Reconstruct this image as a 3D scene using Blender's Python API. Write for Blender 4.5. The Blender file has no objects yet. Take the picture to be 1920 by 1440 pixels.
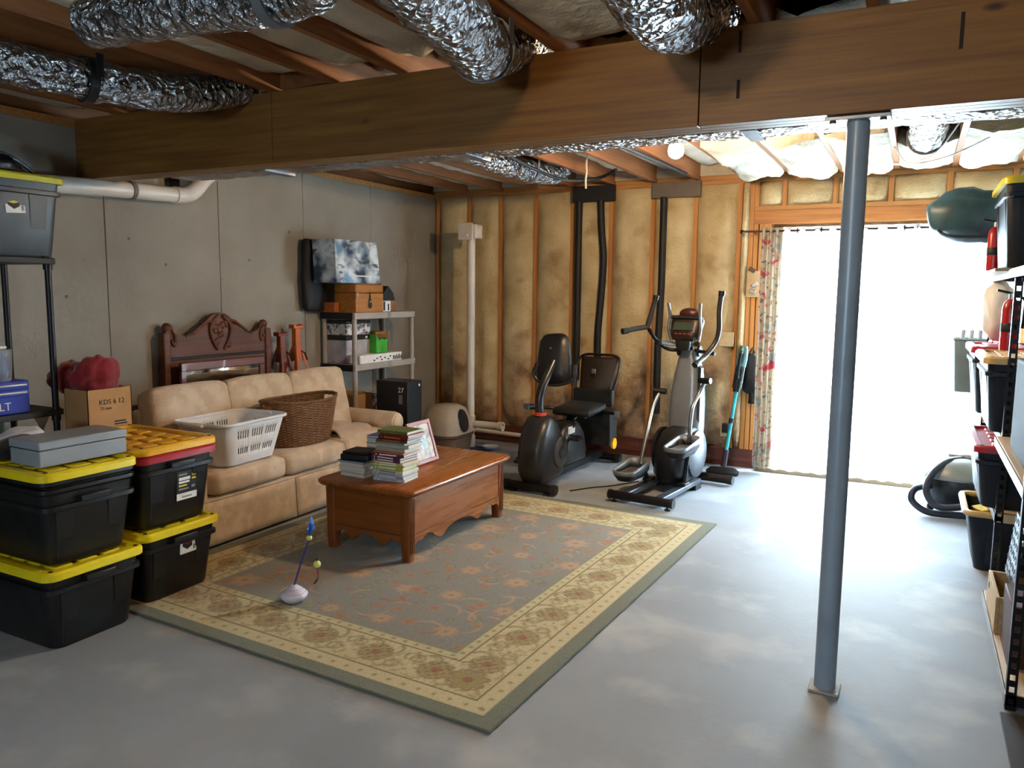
import bpy, math, random
import numpy as np
from mathutils import Vector, Matrix, noise
random.seed(7)
SC = bpy.context.scene
COL = SC.collection
PI = math.pi

# ------------------------------------------------------------------ camera
def make_camera():
    yaw, pitch, roll = math.radians(27.19), math.radians(-6.77), math.radians(0.595)
    cy, sy, cp, sp = math.cos(yaw), math.sin(yaw), math.cos(pitch), math.sin(pitch)
    f = Vector((-sy*cp, cy*cp, sp)); r = Vector((cy, sy, 0)); u = r.cross(f)
    r2 = math.cos(roll)*r + math.sin(roll)*u
    u2 = -math.sin(roll)*r + math.cos(roll)*u
    cam = bpy.data.cameras.new('camera')
    cam.sensor_width = 36.0; cam.lens = 1464.0/1920.0*36.0
    cam.clip_start = 0.05; cam.clip_end = 200
    o = bpy.data.objects.new('camera', cam); COL.objects.link(o)
    m = Matrix(((r2.x, u2.x, -f.x, 0), (r2.y, u2.y, -f.y, 0), (r2.z, u2.z, -f.z, 1.58), (0, 0, 0, 1)))
    o.matrix_world = m
    SC.camera = o
make_camera()

# ------------------------------------------------------------------ world, exposure
SKY_STRENGTH = 8.5
FAR_BULB = 150.0
NEAR_BULB = 40.0
w = bpy.data.worlds.new('overcast_sky'); SC.world = w; w.use_nodes = True
bg = w.node_tree.nodes['Background']
bg.inputs[0].default_value = (0.70, 0.85, 1.0, 1); bg.inputs[1].default_value = SKY_STRENGTH
pl = bpy.data.lights.new('sky_portal', 'AREA'); pl.shape = 'RECTANGLE'; pl.size = 1.84; pl.size_y = 2.06
pl.cycles.is_portal = True
po = bpy.data.objects.new('sky_portal', pl); COL.objects.link(po)
po.location = (-0.23, 7.50, 1.06); po.rotation_euler = (-PI/2, 0, 0)
pl2 = bpy.data.lights.new('added_window_portal', 'AREA'); pl2.shape = 'RECTANGLE'; pl2.size = 1.0; pl2.size_y = 0.50  # portal for the added window behind the viewer
pl2.cycles.is_portal = True
po2 = bpy.data.objects.new('added_window_portal', pl2); COL.objects.link(po2)
po2.location = (-1.2, -2.62, 1.60); po2.rotation_euler = (PI/2, 0, 0)
vs = SC.view_settings
vs.view_transform = 'Standard'; vs.look = 'None'; vs.gamma = 1.0; vs.use_curve_mapping = False
vs.exposure = 3.15
SC.cycles.use_denoising = True
SC.cycles.max_bounces = 8
SC.cycles.diffuse_bounces = 5
SC.cycles.glossy_bounces = 3
SC.cycles.use_adaptive_sampling = True
SC.cycles.adaptive_threshold = 0.03
SC.cycles.transparent_max_bounces = 16
SC.cycles.sample_clamp_indirect = 6.0
SC.cycles.caustics_reflective = False
SC.cycles.caustics_refractive = False

# ------------------------------------------------------------------ helpers
def lin(h):
    h = h.lstrip('#')
    c = [int(h[i:i+2], 16)/255 for i in (0, 2, 4)]
    return tuple(x/12.92 if x <= 0.04045 else ((x+0.055)/1.055)**2.4 for x in c) + (1.0,)

MATS = {}
def mat(name, col, rough=0.6, metal=0.0, col2=None, nscale=6.0, namt=0.5, ndetail=4.0, bump=0.0, bscale=40.0, spec=0.5, coat=0.0,
        stretch=None, sheen=0.0, rvar=0.0, emit=None, estr=0.0, contrast=None, trans=0.0, alpha=1.0):
    if name in MATS: return MATS[name]
    m = bpy.data.materials.new(name); m.use_nodes = True
    nt = m.node_tree; N = nt.nodes; L = nt.links
    b = N['Principled BSDF']
    b.inputs['Roughness'].default_value = rough; b.inputs['Metallic'].default_value = metal
    b.inputs['Specular IOR Level'].default_value = spec; b.inputs['Coat Weight'].default_value = coat
    b.inputs['Sheen Weight'].default_value = sheen
    b.inputs['Transmission Weight'].default_value = trans
    b.inputs['Alpha'].default_value = alpha
    tc = N.new('ShaderNodeTexCoord'); mp = N.new('ShaderNodeMapping')
    L.new(tc.outputs['Object'], mp.inputs[0])
    if stretch: mp.inputs['Scale'].default_value = stretch
    no = N.new('ShaderNodeTexNoise'); no.inputs['Scale'].default_value = nscale; no.inputs['Detail'].default_value = ndetail
    L.new(mp.outputs[0], no.inputs['Vector'])
    c1 = lin(col)
    if col2 is None: c2 = tuple(max(0, x*0.75) for x in c1[:3]) + (1,)
    else: c2 = lin(col2)
    rp = N.new('ShaderNodeValToRGB')
    lo, hi = contrast if contrast else (0.5-0.5*namt*0.6-0.02, 0.5+0.5*namt*0.6+0.02)
    rp.color_ramp.elements[0].position = lo; rp.color_ramp.elements[1].position = hi
    rp.color_ramp.elements[0].color = c2; rp.color_ramp.elements[1].color = c1
    L.new(no.outputs['Fac'], rp.inputs[0]); L.new(rp.outputs[0], b.inputs['Base Color'])
    if rvar:
        mr = N.new('ShaderNodeMapRange'); mr.inputs['To Min'].default_value = max(0.02, rough-rvar); mr.inputs['To Max'].default_value = min(1, rough+rvar)
        L.new(no.outputs['Fac'], mr.inputs['Value']); L.new(mr.outputs[0], b.inputs['Roughness'])
    if bump:
        n2 = N.new('ShaderNodeTexNoise'); n2.inputs['Scale'].default_value = bscale; n2.inputs['Detail'].default_value = 5.0
        L.new(mp.outputs[0], n2.inputs['Vector'])
        bp = N.new('ShaderNodeBump'); bp.inputs['Strength'].default_value = bump; bp.inputs['Distance'].default_value = 0.02
        L.new(n2.outputs['Fac'], bp.inputs['Height']); L.new(bp.outputs[0], b.inputs['Normal'])
    if emit:
        b.inputs['Emission Color'].default_value = emit; b.inputs['Emission Strength'].default_value = estr
    MATS[name] = m
    return m

def wood(name, c1, c2, axis='x', rough=0.5, scale=1.0, coat=0.0, knots=False, bump=0.05):
    """grain stretched along one axis, two noise layers"""
    if name in MATS: return MATS[name]
    s = {'x': (1.2, 22, 22), 'y': (22, 1.2, 22), 'z': (22, 22, 1.2)}[axis]
    m = mat(name, c1, rough=rough, col2=c2, nscale=1.6*scale, stretch=s, contrast=(0.3, 0.72), coat=coat, bump=bump, bscale=3.0*scale, rvar=0.06)
    if knots:
        nt = m.node_tree; N = nt.nodes; L = nt.links
        tc = N.new('ShaderNodeTexCoord'); v = N.new('ShaderNodeTexVoronoi'); v.inputs['Scale'].default_value = 2.6
        mp = N.new('ShaderNodeMapping'); mp.inputs['Scale'].default_value = {'x': (0.6, 1, 1.4), 'y': (1, .6, 1.4), 'z': (1.4, 1.4, .6)}[axis]
        L.new(tc.outputs['Object'], mp.inputs[0]); L.new(mp.outputs[0], v.inputs['Vector'])
        rp = N.new('ShaderNodeValToRGB'); rp.color_ramp.elements[0].position = 0.03; rp.color_ramp.elements[1].position = 0.07
        rp.color_ramp.elements[0].color = (0.25, 0.18, 0.12, 1); rp.color_ramp.elements[1].color = (1, 1, 1, 1)
        L.new(v.outputs['Distance'], rp.inputs[0])
        mx = N.new('ShaderNodeMix'); mx.data_type = 'RGBA'; mx.blend_type = 'MULTIPLY'; mx.inputs['Factor'].default_value = 1.0
        b = N['Principled BSDF']; src = b.inputs['Base Color'].links[0].from_socket
        L.new(src, mx.inputs['A']); L.new(rp.outputs[0], mx.inputs['B']); L.new(mx.outputs['Result'], b.inputs['Base Color'])
    return m

class MB:
    def __init__(s): s.v = []; s.f = []
    def add(s, vs, fs):
        o = len(s.v); s.v.extend([tuple(x) for x in vs]); s.f.extend([tuple(i+o for i in f) for f in fs]); return s
    def box(s, x0, x1, y0, y1, z0, z1):
        return s.add([(x0,y0,z0),(x1,y0,z0),(x1,y1,z0),(x0,y1,z0),(x0,y0,z1),(x1,y0,z1),(x1,y1,z1),(x0,y1,z1)],
                     [(0,3,2,1),(4,5,6,7),(0,1,5,4),(1,2,6,5),(2,3,7,6),(3,0,4,7)])
    def obox(s, c, size, rot=(0,0,0)):
        from mathutils import Euler
        R = Euler(rot).to_matrix(); c = Vector(c); h = [x/2 for x in size]
        pts = [(-1,-1,-1),(1,-1,-1),(1,1,-1),(-1,1,-1),(-1,-1,1),(1,-1,1),(1,1,1),(-1,1,1)]
        return s.add([c + R @ Vector((p[0]*h[0], p[1]*h[1], p[2]*h[2])) for p in pts],
                     [(0,3,2,1),(4,5,6,7),(0,1,5,4),(1,2,6,5),(2,3,7,6),(3,0,4,7)])
    def loft(s, rings, cap0=True, cap1=True, closed=False):
        n = len(rings[0]); vs = [p for r in rings for p in r]; fs = []
        k = len(rings)
        for i in range(k if closed else k-1):
            a = i*n; b = ((i+1) % k)*n
            for j in range(n):
                j2 = (j+1) % n
                fs.append((a+j, a+j2, b+j2, b+j))
        if cap0 and not closed: fs.append(tuple(range(n-1, -1, -1)))
        if cap1 and not closed: fs.append(tuple((k-1)*n+j for j in range(n)))
        return s.add(vs, fs)
    def tube(s, pts, r, n=8, caps=True, flat=1.0, closed=False, ref=None):
        pts = [Vector(p) for p in pts]; k = len(pts)
        rr = r if isinstance(r, (list, tuple)) else [r]*k
        rings = []; up = Vector(ref) if ref else None
        for i in range(k):
            if closed: t = pts[(i+1) % k] - pts[i-1]
            else: t = pts[min(i+1, k-1)] - pts[max(i-1, 0)]
            if t.length < 1e-9: t = Vector((0, 0, 1))
            t.normalize()
            if up is None:
                up = Vector((0, 0, 1)) if abs(t.z) < 0.9 else Vector((1, 0, 0))
            a = up - up.dot(t)*t
            if a.length < 1e-5:
                a = Vector((1, 0, 0)) - t.x*t
            a.normalize(); up = a; b = t.cross(a)
            rings.append([pts[i] + rr[i]*(math.cos(2*PI*j/n)*b + flat*math.sin(2*PI*j/n)*a) for j in range(n)])
        return s.loft(rings, caps, caps, closed)
    def lathe(s, prof, n=24, c=(0, 0, 0), axis='z', cap0=True, cap1=True):
        rings = []
        for r, h in prof:
            ring = []
            for j in range(n):
                a = 2*PI*j/n; x, y = r*math.cos(a), r*math.sin(a)
                p = (x, y, h) if axis == 'z' else ((h, x, y) if axis == 'x' else (y, h, x))
                ring.append((p[0]+c[0], p[1]+c[1], p[2]+c[2]))
            rings.append(ring)
        return s.loft(rings, cap0, cap1)
    def prism(s, out, h0, h1, plane='xy'):
        def P(a, b, h): return {'xy': (a, b, h), 'xz': (a, h, b), 'yz': (h, a, b)}[plane]
        n = len(out)
        vs = [P(a, b, h0) for a, b in out] + [P(a, b, h1) for a, b in out]
        fs = [tuple(range(n-1, -1, -1)), tuple(range(n, 2*n))] + [(i, (i+1) % n, n+(i+1) % n, n+i) for i in range(n)]
        return s.add(vs, fs)
    def grid(s, fn, nu, nv):
        vs = [fn(i/nu, j/nv) for j in range(nv+1) for i in range(nu+1)]
        fs = [(j*(nu+1)+i, j*(nu+1)+i+1, (j+1)*(nu+1)+i+1, (j+1)*(nu+1)+i) for j in range(nv) for i in range(nu)]
        return s.add(vs, fs)
    def ball(s, c, r, n=14, m=9, sq=(1, 1, 1)):
        prof = [(max(1e-4, math.sin(PI*i/m)), -math.cos(PI*i/m)) for i in range(m+1)]
        o = len(s.v); s.lathe([(a*r, b*r) for a, b in prof], n)
        for i in range(o, len(s.v)):
            x, y, z = s.v[i]; s.v[i] = (c[0]+x*sq[0], c[1]+y*sq[1], c[2]+z*sq[2])
        return s
    def move(s, fn):
        s.v = [tuple(fn(Vector(p))) for p in s.v]; return s
    def build(s, name, m, parent=None, smooth=True, bevel=0.0, seg=2, sub=0, solid=0.0, ang=40, loc=None, rot=None):
        me = bpy.data.meshes.new(name); me.from_pydata(s.v, [], s.f); me.update()
        import bmesh
        bm = bmesh.new(); bm.from_mesh(me); bmesh.ops.recalc_face_normals(bm, faces=bm.faces); bm.to_mesh(me); bm.free()
        if m is not None: me.materials.append(m)
        if smooth:
            me.polygons.foreach_set('use_smooth', [True]*len(me.polygons)); me.set_sharp_from_angle(angle=math.radians(ang))
        o = bpy.data.objects.new(name, me); COL.objects.link(o)
        if solid:
            d = o.modifiers.new('solid', 'SOLIDIFY'); d.thickness = solid; d.offset = 0
        if bevel:
            d = o.modifiers.new('bevel', 'BEVEL'); d.width = bevel; d.segments = seg; d.limit_method = 'ANGLE'; d.angle_limit = math.radians(35)
        if sub:
            d = o.modifiers.new('sub', 'SUBSURF'); d.levels = sub; d.render_levels = sub
        if parent: o.parent = parent
        if loc: o.location = loc
        if rot: o.rotation_euler = rot
        return o

def B(x0, x1, y0, y1, z0, z1): return MB().box(x0, x1, y0, y1, z0, z1)

def spline(pts, k=6):
    P = [Vector(p) for p in pts]; out = []
    for i in range(len(P)-1):
        p0 = P[max(i-1, 0)]; p1 = P[i]; p2 = P[i+1]; p3 = P[min(i+2, len(P)-1)]
        for j in range(k):
            t = j/k
            out.append(0.5*((2*p1) + (-p0+p2)*t + (2*p0-5*p1+4*p2-p3)*t*t + (-p0+3*p1-3*p2+p3)*t**3))
    out.append(P[-1]); return out

def rrect(L, W, r, z, n=5, c=(0, 0)):
    r = min(r, L/2-1e-4, W/2-1e-4); out = []
    for q, (sx, sy) in enumerate(((1, 1), (-1, 1), (-1, -1), (1, -1))):
        for k in range(n):
            a = PI/2*q + PI/2*k/(n-1)
            out.append((c[0]+sx*(L/2-r)+r*math.cos(a), c[1]+sy*(W/2-r)+r*math.sin(a), z))
    return out

def tag(o, label=None, cat=None, group=None, kind=None):
    if label: o['label'] = label
    if cat: o['category'] = cat
    if group: o['group'] = group
    if kind: o['kind'] = kind
    return o

def thing(name, label, cat, loc=(0, 0, 0), rz=0.0, group=None, kind=None):
    o = bpy.data.objects.new(name, None); COL.objects.link(o); o.empty_display_size = 0.05
    o.location = loc; o.rotation_euler = (0, 0, rz)
    return tag(o, label, cat, group, kind)

def dup(root, loc, rz, label=None, group=None):
    r = root.copy(); COL.objects.link(r); r.location = loc; r.rotation_euler = (0, 0, rz)
    if label: r['label'] = label
    if group: r['group'] = group
    for ch in list(root.children):
        c = ch.copy(); COL.objects.link(c); c.parent = r
        for g in ch.children:
            d = g.copy(); COL.objects.link(d); d.parent = c
    return r

def share(o, name, parent, loc=(0, 0, 0)):
    c = bpy.data.objects.new(name, o.data); COL.objects.link(c); c.parent = parent; c.location = loc
    for md in o.modifiers:
        n = c.modifiers.new(md.name, md.type)
        if md.type == 'BEVEL': n.width = md.width; n.segments = md.segments; n.limit_method = 'ANGLE'; n.angle_limit = md.angle_limit
    return c

def text(body, size, m, parent, loc, rot, name='lettering', depth=0.0008, align='LEFT'):
    cu = bpy.data.curves.new(name, 'FONT'); cu.body = body; cu.size = size; cu.extrude = depth; cu.align_x = align
    cu.resolution_u = 3
    o = bpy.data.objects.new(name, cu); COL.objects.link(o)
    dg = bpy.context.evaluated_depsgraph_get()
    me = bpy.data.meshes.new_from_object(o.evaluated_get(dg))
    bpy.data.objects.remove(o); bpy.data.curves.remove(cu)
    me.materials.clear(); me.materials.append(m)
    o = bpy.data.objects.new(name, me); COL.objects.link(o)
    o.parent = parent; o.location = loc; o.rotation_euler = rot
    return o

def nz(x, y, z=0.0): return noise.noise(Vector((x, y, z)))

def cushion(sx, sy, sz, r=0.05, puff=0.03, n=7, wr=0.0, seed=0):
    """soft rounded block centred on the origin"""
    mb = MB(); g = [i/n*2-1 for i in range(n+1)]
    def place(p):
        h = (sx/2, sy/2, sz/2)
        q = [p[i]*h[i] for i in range(3)]
        c = [max(-(h[i]-r), min(h[i]-r, q[i])) for i in range(3)]
        d = Vector((q[0]-c[0], q[1]-c[1], q[2]-c[2]))
        if d.length > 1e-6: d = d.normalized()*r
        o = Vector(c)+d
        bx = (1-p[1]**2)*(1-p[2]**2); by = (1-p[0]**2)*(1-p[2]**2); bz = (1-p[0]**2)*(1-p[1]**2)
        o += Vector((p[0]*bx, p[1]*by, p[2]*bz*1.0))*puff
        if wr: o += Vector((nz(o.x*9+seed, o.y*9, o.z*9), nz(o.x*9, o.y*9+seed+5, o.z*9), nz(o.x*9, o.y*9, o.z*9+seed+9)))*wr
        return o
    for ax in range(3):
        for sg in (-1, 1):
            def fn(u, v, ax=ax, sg=sg):
                p = [0, 0, 0]; p[ax] = sg; p[(ax+1) % 3] = u*2-1; p[(ax+2) % 3] = v*2-1
                return place(p)
            mb.grid(fn, n, n)
    # weld
    key = {}; idx = []; vs = []
    for p in mb.v:
        k = (round(p[0], 4), round(p[1], 4), round(p[2], 4))
        if k not in key: key[k] = len(vs); vs.append(p)
        idx.append(key[k])
    fs = []
    for f in mb.f:
        g2 = []
        for i in f:
            if idx[i] not in g2: g2.append(idx[i])
        if len(g2) > 2: fs.append(tuple(g2))
    mb.v = vs; mb.f = fs
    return mb

def heap(cx, cy, z0, rx, ry, h, seed, n=22, wr=0.5):
    """crumpled cloth heap resting on z0"""
    mb = MB(); rings = []
    m = 12
    for i in range(m):
        t = i/(m-1); ring = []
        for j in range(n):
            a = 2*PI*j/n
            rr = math.cos(t*PI/2)**0.7
            k = 1+wr*0.45*nz(math.cos(a)*1.7+seed, math.sin(a)*1.7, t*2.2)
            z = h*(math.sin(t*PI/2)**0.9)*(1+wr*0.7*nz(math.cos(a)*1.5*rr+seed*3, math.sin(a)*1.5*rr, 3.3))
            fold = 1+0.10*wr*math.sin(a*5+seed+t*4)
            ring.append((cx+rx*rr*k*fold*math.cos(a), cy+ry*rr*k*fold*math.sin(a), z0+max(0.0, z)))
        rings.append(ring)
    return mb.loft(rings, True, True)
def overlay(m, col, nscale, lo, hi, fac=1.0, stretch=None, off=(0, 0, 0), detail=5.0, voro=False):
    nt = m.node_tree; N = nt.nodes; L = nt.links
    b = N['Principled BSDF']; src = b.inputs['Base Color'].links[0].from_socket
    tc = N.new('ShaderNodeTexCoord'); mp = N.new('ShaderNodeMapping'); mp.inputs['Location'].default_value = off
    if stretch: mp.inputs['Scale'].default_value = stretch
    L.new(tc.outputs['Object'], mp.inputs[0])
    no = N.new('ShaderNodeTexNoise'); no.inputs['Scale'].default_value = nscale; no.inputs['Detail'].default_value = detail
    L.new(mp.outputs[0], no.inputs['Vector'])
    mr = N.new('ShaderNodeMapRange'); mr.inputs['From Min'].default_value = lo; mr.inputs['From Max'].default_value = hi
    mr.inputs['To Max'].default_value = fac; mr.clamp = True
    L.new(no.outputs['Fac'], mr.inputs['Value'])
    mx = N.new('ShaderNodeMix'); mx.data_type = 'RGBA'; mx.inputs['B'].default_value = lin(col)
    L.new(mr.outputs[0], mx.inputs['Factor']); L.new(src, mx.inputs['A']); L.new(mx.outputs['Result'], b.inputs['Base Color'])
    return m

# ------------------------------------------------------------------ materials
concrete_floor = mat('concrete_floor', '#9ca3ac', rough=0.6, spec=0.14, col2='#838a93', nscale=1.1, contrast=(0.3, 0.75), bump=0.05, bscale=30, rvar=0.1)
overlay(concrete_floor, '#b7b9ba', 2.3, 0.52, 0.75, 0.7, off=(4, 2, 0)); overlay(concrete_floor, '#8f8675', 1.7, 0.55, 0.8, 0.35, off=(9, 1, 0))
concrete_wall = mat('concrete_wall', '#9a958c', rough=0.85, col2='#857f76', nscale=1.6, contrast=(0.3, 0.75), bump=0.12, bscale=25)
overlay(concrete_wall, '#6f6a63', 9.0, 0.68, 0.78, 0.6, off=(2, 5, 1))
joint_dark = mat('concrete_joint', '#77726a', rough=0.9)
osb = mat('subfloor_board', '#8d7452', rough=0.8, col2='#6f5637', nscale=14, bump=0.1)
joist_wood = wood('joist_wood', '#a0683a', '#7e4c28', 'y', rough=0.6)
stud_wood = wood('stud_wood', '#c58a4b', '#a76d33', 'z', rough=0.6)
plate_wood = wood('plate_wood', '#c08a4e', '#a06b34', 'x', rough=0.6, knots=True)
header_wood = wood('header_wood', '#b8783c', '#955a28', 'x', rough=0.55, knots=True)
treated_wood = wood('treated_plate', '#6a3526', '#4d241a', 'x', rough=0.7)
lvl = wood('laminated_beam', '#8e632b', '#6d451a', 'x', rough=0.5, knots=True)
overlay(lvl, '#6b3c18', 2.2, 0.5, 0.8, 0.5, stretch=(0.5, 2, 3))
batt_m = mat('wall_fibreglass', '#d3c29c', rough=0.95, col2='#b39d74', nscale=3.5, contrast=(0.3, 0.7), bump=0.6, bscale=38, spec=0.1)
overlay(batt_m, '#7d5b3f', 2.6, 0.58, 0.72, 0.55, off=(3, 0, 7)); overlay(batt_m, '#8f6a58', 5.0, 0.62, 0.75, 0.5, off=(1, 8, 2))
def damp_stain(m):
    # water stains creeping up from the bottom plate with ragged edges
    N = m.node_tree.nodes; L = m.node_tree.links; b = N['Principled BSDF']; src = b.inputs['Base Color'].links[0].from_socket
    tc = N.new('ShaderNodeTexCoord'); sp = N.new('ShaderNodeSeparateXYZ'); L.new(tc.outputs['Object'], sp.inputs[0])
    no = N.new('ShaderNodeTexNoise'); no.inputs['Scale'].default_value = 2.4; no.inputs['Detail'].default_value = 6; L.new(tc.outputs['Object'], no.inputs['Vector'])
    a = N.new('ShaderNodeMath'); a.operation = 'MULTIPLY_ADD'; a.inputs[1].default_value = 2.6; a.inputs[2].default_value = -.35; L.new(no.outputs['Fac'], a.inputs[0])
    s_ = N.new('ShaderNodeMath'); s_.operation = 'SUBTRACT'; L.new(a.outputs[0], s_.inputs[0]); L.new(sp.outputs['Z'], s_.inputs[1])
    mr = N.new('ShaderNodeMapRange'); mr.inputs['From Min'].default_value = 0; mr.inputs['From Max'].default_value = .55; mr.inputs['To Max'].default_value = .8; L.new(s_.outputs[0], mr.inputs['Value'])
    n2 = N.new('ShaderNodeTexNoise'); n2.inputs['Scale'].default_value = 6; L.new(tc.outputs['Object'], n2.inputs['Vector'])
    rp = N.new('ShaderNodeValToRGB'); rp.color_ramp.elements[0].position = .4; rp.color_ramp.elements[1].position = .62; rp.color_ramp.elements[0].color = lin('#6a4632'); rp.color_ramp.elements[1].color = lin('#b08c6e'); L.new(n2.outputs['Fac'], rp.inputs[0])
    mx = N.new('ShaderNodeMix'); mx.data_type = 'RGBA'; L.new(mr.outputs[0], mx.inputs['Factor']); L.new(src, mx.inputs['A']); L.new(rp.outputs[0], mx.inputs['B']); L.new(mx.outputs['Result'], b.inputs['Base Color'])
damp_stain(batt_m)
ceil_batt_m = mat('ceiling_fibreglass', '#d8d2c2', rough=0.95, col2='#aea592', nscale=3.0, contrast=(0.3, 0.7), bump=0.6, bscale=30, spec=0.1)
overlay(ceil_batt_m, '#8a7558', 3.2, 0.6, 0.75, 0.45, off=(2, 7, 0))
def foil_mat():
    m = mat('duct_foil', '#c0c4ca', rough=0.2, metal=1.0, col2='#9a9ea4', nscale=10, rvar=0.1)
    nt = m.node_tree; N = nt.nodes; L = nt.links; b = N['Principled BSDF']
    tc = N.new('ShaderNodeTexCoord'); v = N.new('ShaderNodeTexVoronoi'); v.feature = 'F1'; v.inputs['Scale'].default_value = 26
    n = N.new('ShaderNodeTexNoise'); n.inputs['Scale'].default_value = 14; n.inputs['Detail'].default_value = 6
    L.new(tc.outputs['Object'], n.inputs['Vector'])
    va = N.new('ShaderNodeVectorMath'); va.operation = 'MULTIPLY_ADD'; va.inputs[1].default_value = (.09, .09, .09); L.new(n.outputs['Color'], va.inputs[0]); L.new(tc.outputs['Object'], va.inputs[2]); L.new(va.outputs[0], v.inputs['Vector'])
    v.inputs['Scale'].default_value = 32
    bp = N.new('ShaderNodeBump'); bp.inputs['Strength'].default_value = 0.9; bp.inputs['Distance'].default_value = 0.03
    L.new(v.outputs['Distance'], bp.inputs['Height']); L.new(bp.outputs[0], b.inputs['Normal'])
    return m
foil = foil_mat()
steel_post = mat('painted_steel', '#93a8bd', rough=0.35, metal=0.1, col2='#8398ae', nscale=5, rvar=0.08)
galv = mat('galvanised_steel', '#a9adb0', rough=0.35, metal=0.9, col2='#8f9396', nscale=12)
black_plastic = mat('black_plastic', '#17181a', rough=0.38, col2='#101113', nscale=8)
black_matte = mat('black_matte', '#141416', rough=0.6, col2='#0d0d0f', nscale=8)
black_metal = mat('black_metal', '#1c1c1f', rough=0.4, metal=0.4, col2='#131316', nscale=8)
dark_grey_plastic = mat('dark_grey_plastic', '#3c4044', rough=0.45, col2='#33373b', nscale=8)
yellow_plastic = mat('yellow_plastic', '#e8d21a', rough=0.4, col2='#dcc312', nscale=6)
red_plastic = mat('red_plastic', '#b01f2c', rough=0.4, col2='#98182a', nscale=6)
amber_plastic = mat('amber_plastic', '#edb51d', rough=0.4, col2='#dfa412', nscale=6)
white_plastic = mat('white_plastic', '#e4e4e6', rough=0.4, col2='#d8d8dc', nscale=6)
pvc = mat('white_pvc', '#dcd5cd', rough=0.35, col2='#cfc7be', nscale=5)
pvc_ring = mat('pipe_ring_grey', '#6c6762', rough=0.6)
white_paint = mat('white_vinyl', '#eceef0', rough=0.4, col2='#e2e4e8', nscale=5)
white_paper = mat('white_paper', '#e6e4e0', rough=0.7, col2='#d9d6d1', nscale=20)
cream_plastic = mat('cream_plastic', '#dccaa4', rough=0.45, col2='#cdb98f', nscale=7)

# ------------------------------------------------------------------ floor and walls
XL, XR, YB, YN, ZJ = -4.66, 1.06, 7.215, -2.4, 2.595
tag(B(XL-.2, XR+.2, YN-.2, 7.42, -.12, 0).build('floor', concrete_floor, smooth=False), 'grey mottled bare concrete basement floor', 'floor', kind='structure')

wl = thing('wall_left', 'grey poured concrete foundation wall with vertical form joints', 'wall', (XL, 0, 0), kind='structure')
B(-.22, -.012, YN-.2, 7.42, 0, 2.55).build('wall_core', joint_dark, wl, smooth=False)
ys = [YN-.2, -1.33, -.41, .51, 1.47, 2.40, 3.33, 4.26, 5.17, 6.10, 7.42]
for a, b in zip(ys, ys[1:]):
    B(-.012, 0, a+.002, b-.002, 0, 2.55).build('concrete_panel', concrete_wall, wl, smooth=False, bevel=.003, seg=1)
B(-.16, .0, YN, 7.36, 2.55, 2.595).build('sill_plate', plate_wood, wl, smooth=False)
B(-.16, -.12, YN, 7.36, 2.595, 2.84).build('rim_board', joist_wood, wl, smooth=False)
for k, (y, z) in enumerate(((2.2, 1.62), (2.62, 1.30), (3.05, 1.52), (3.78, 1.74), (4.55, 1.80), (5.0, 2.05), (3.5, 1.9))):
    MB().lathe([(.011, 0), (.009, .006)], 8, axis='x', c=(0, y, z)).build('form_tie_stub', joint_dark, wl)

tag(B(XR, XR+.18, YN-.2, 7.42, 0, 2.84).build('wall_right', concrete_wall, smooth=False), 'pale concrete wall behind the black storage shelves', 'wall', kind='structure')
wf = MB(); wf.box(XL-.2, -1.70, YN-.2, YN, 0, 2.84).box(-.70, XR+.2, YN-.2, YN, 0, 2.84).box(-1.70, -.70, YN-.2, YN, 0, 1.35).box(-1.70, -.70, YN-.2, YN, 1.85, 2.84)
tag(wf.build('wall_front', concrete_wall, smooth=False), 'concrete wall behind the viewer closing the basement', 'wall', kind='structure')

# back wall: sheathing with door opening, studs, batts
wb = thing('wall_back', 'unfinished stud wall filled with puffy tan fibreglass insulation', 'wall', (0, YB, 0), kind='structure')
DX0, DX1, DZ = -1.17, 0.72, 2.10
sh = MB(); sh.box(XL-.2, DX0, .14, .17, 0, 2.84).box(DX1, XR+.2, .14, .17, 0, 2.84).box(DX0, DX1, .14, .17, DZ, 2.84)
sh.build('sheathing', osb, wb, smooth=False)
B(XL, DX0-.0, 0, .14, 0, .05).build('floor_plate', treated_wood, wb, smooth=False)
B(XL, DX0, -.012, .12, .05, .17).build('bottom_plate', treated_wood, wb, smooth=False)
B(XL, XR, 0, .14, 2.555, 2.59).build('top_plate', plate_wood, wb, smooth=False)
B(XL, XR, .002, .14, 2.592, 2.63).build('top_plate', plate_wood, wb, smooth=False)
studs = [-4.62, -4.23, -3.857, -3.459, -3.055, -2.654, -2.241, -1.839, -1.446]
rnd = random.Random(3)
def wall_batt(x0, x1, z0, z1, face, seed, name='insulation_batt', m=None, nz_=None):
    nx, nzz = 9, nz_ or max(4, int((z1-z0)/.055))
    mb = MB()
    def fn(u, v):
        x = x0+(x1-x0)*u; z = z0+(z1-z0)*v
        e = 1-abs(2*u-1)**3.5; ev = 1-abs(2*v-1)**14
        d = .080*e*ev + .016*nz(x*7+seed, z*2.2, seed)*e + .010*nz(x*17, z*9+seed, seed*2)
        return (x, face+.030-d, z)
    mb.grid(fn, nx, nzz)
    return mb.build(name, m or batt_m, wb, ang=180)
for i, (a, b) in enumerate(zip(studs, studs[1:])):
    wall_batt(a+.019, b-.019, .17, 2.555, .0-.012*rnd.random(), i*3.7)
for i, x in enumerate(studs):
    B(x-.019, x+.019, 0, .14, .17, 2.555).build('stud', stud_wood, wb, smooth=False)
wall_batt(-1.427, -1.36, .17, 2.555, -.0, 77)
for x in (-1.34, -1.297, -1.25):
    B(x-.019, x+.019, 0, .14, .17, 2.555 if x < -1.31 else 2.2).build('door_stud', stud_wood, wb, smooth=False)
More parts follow.
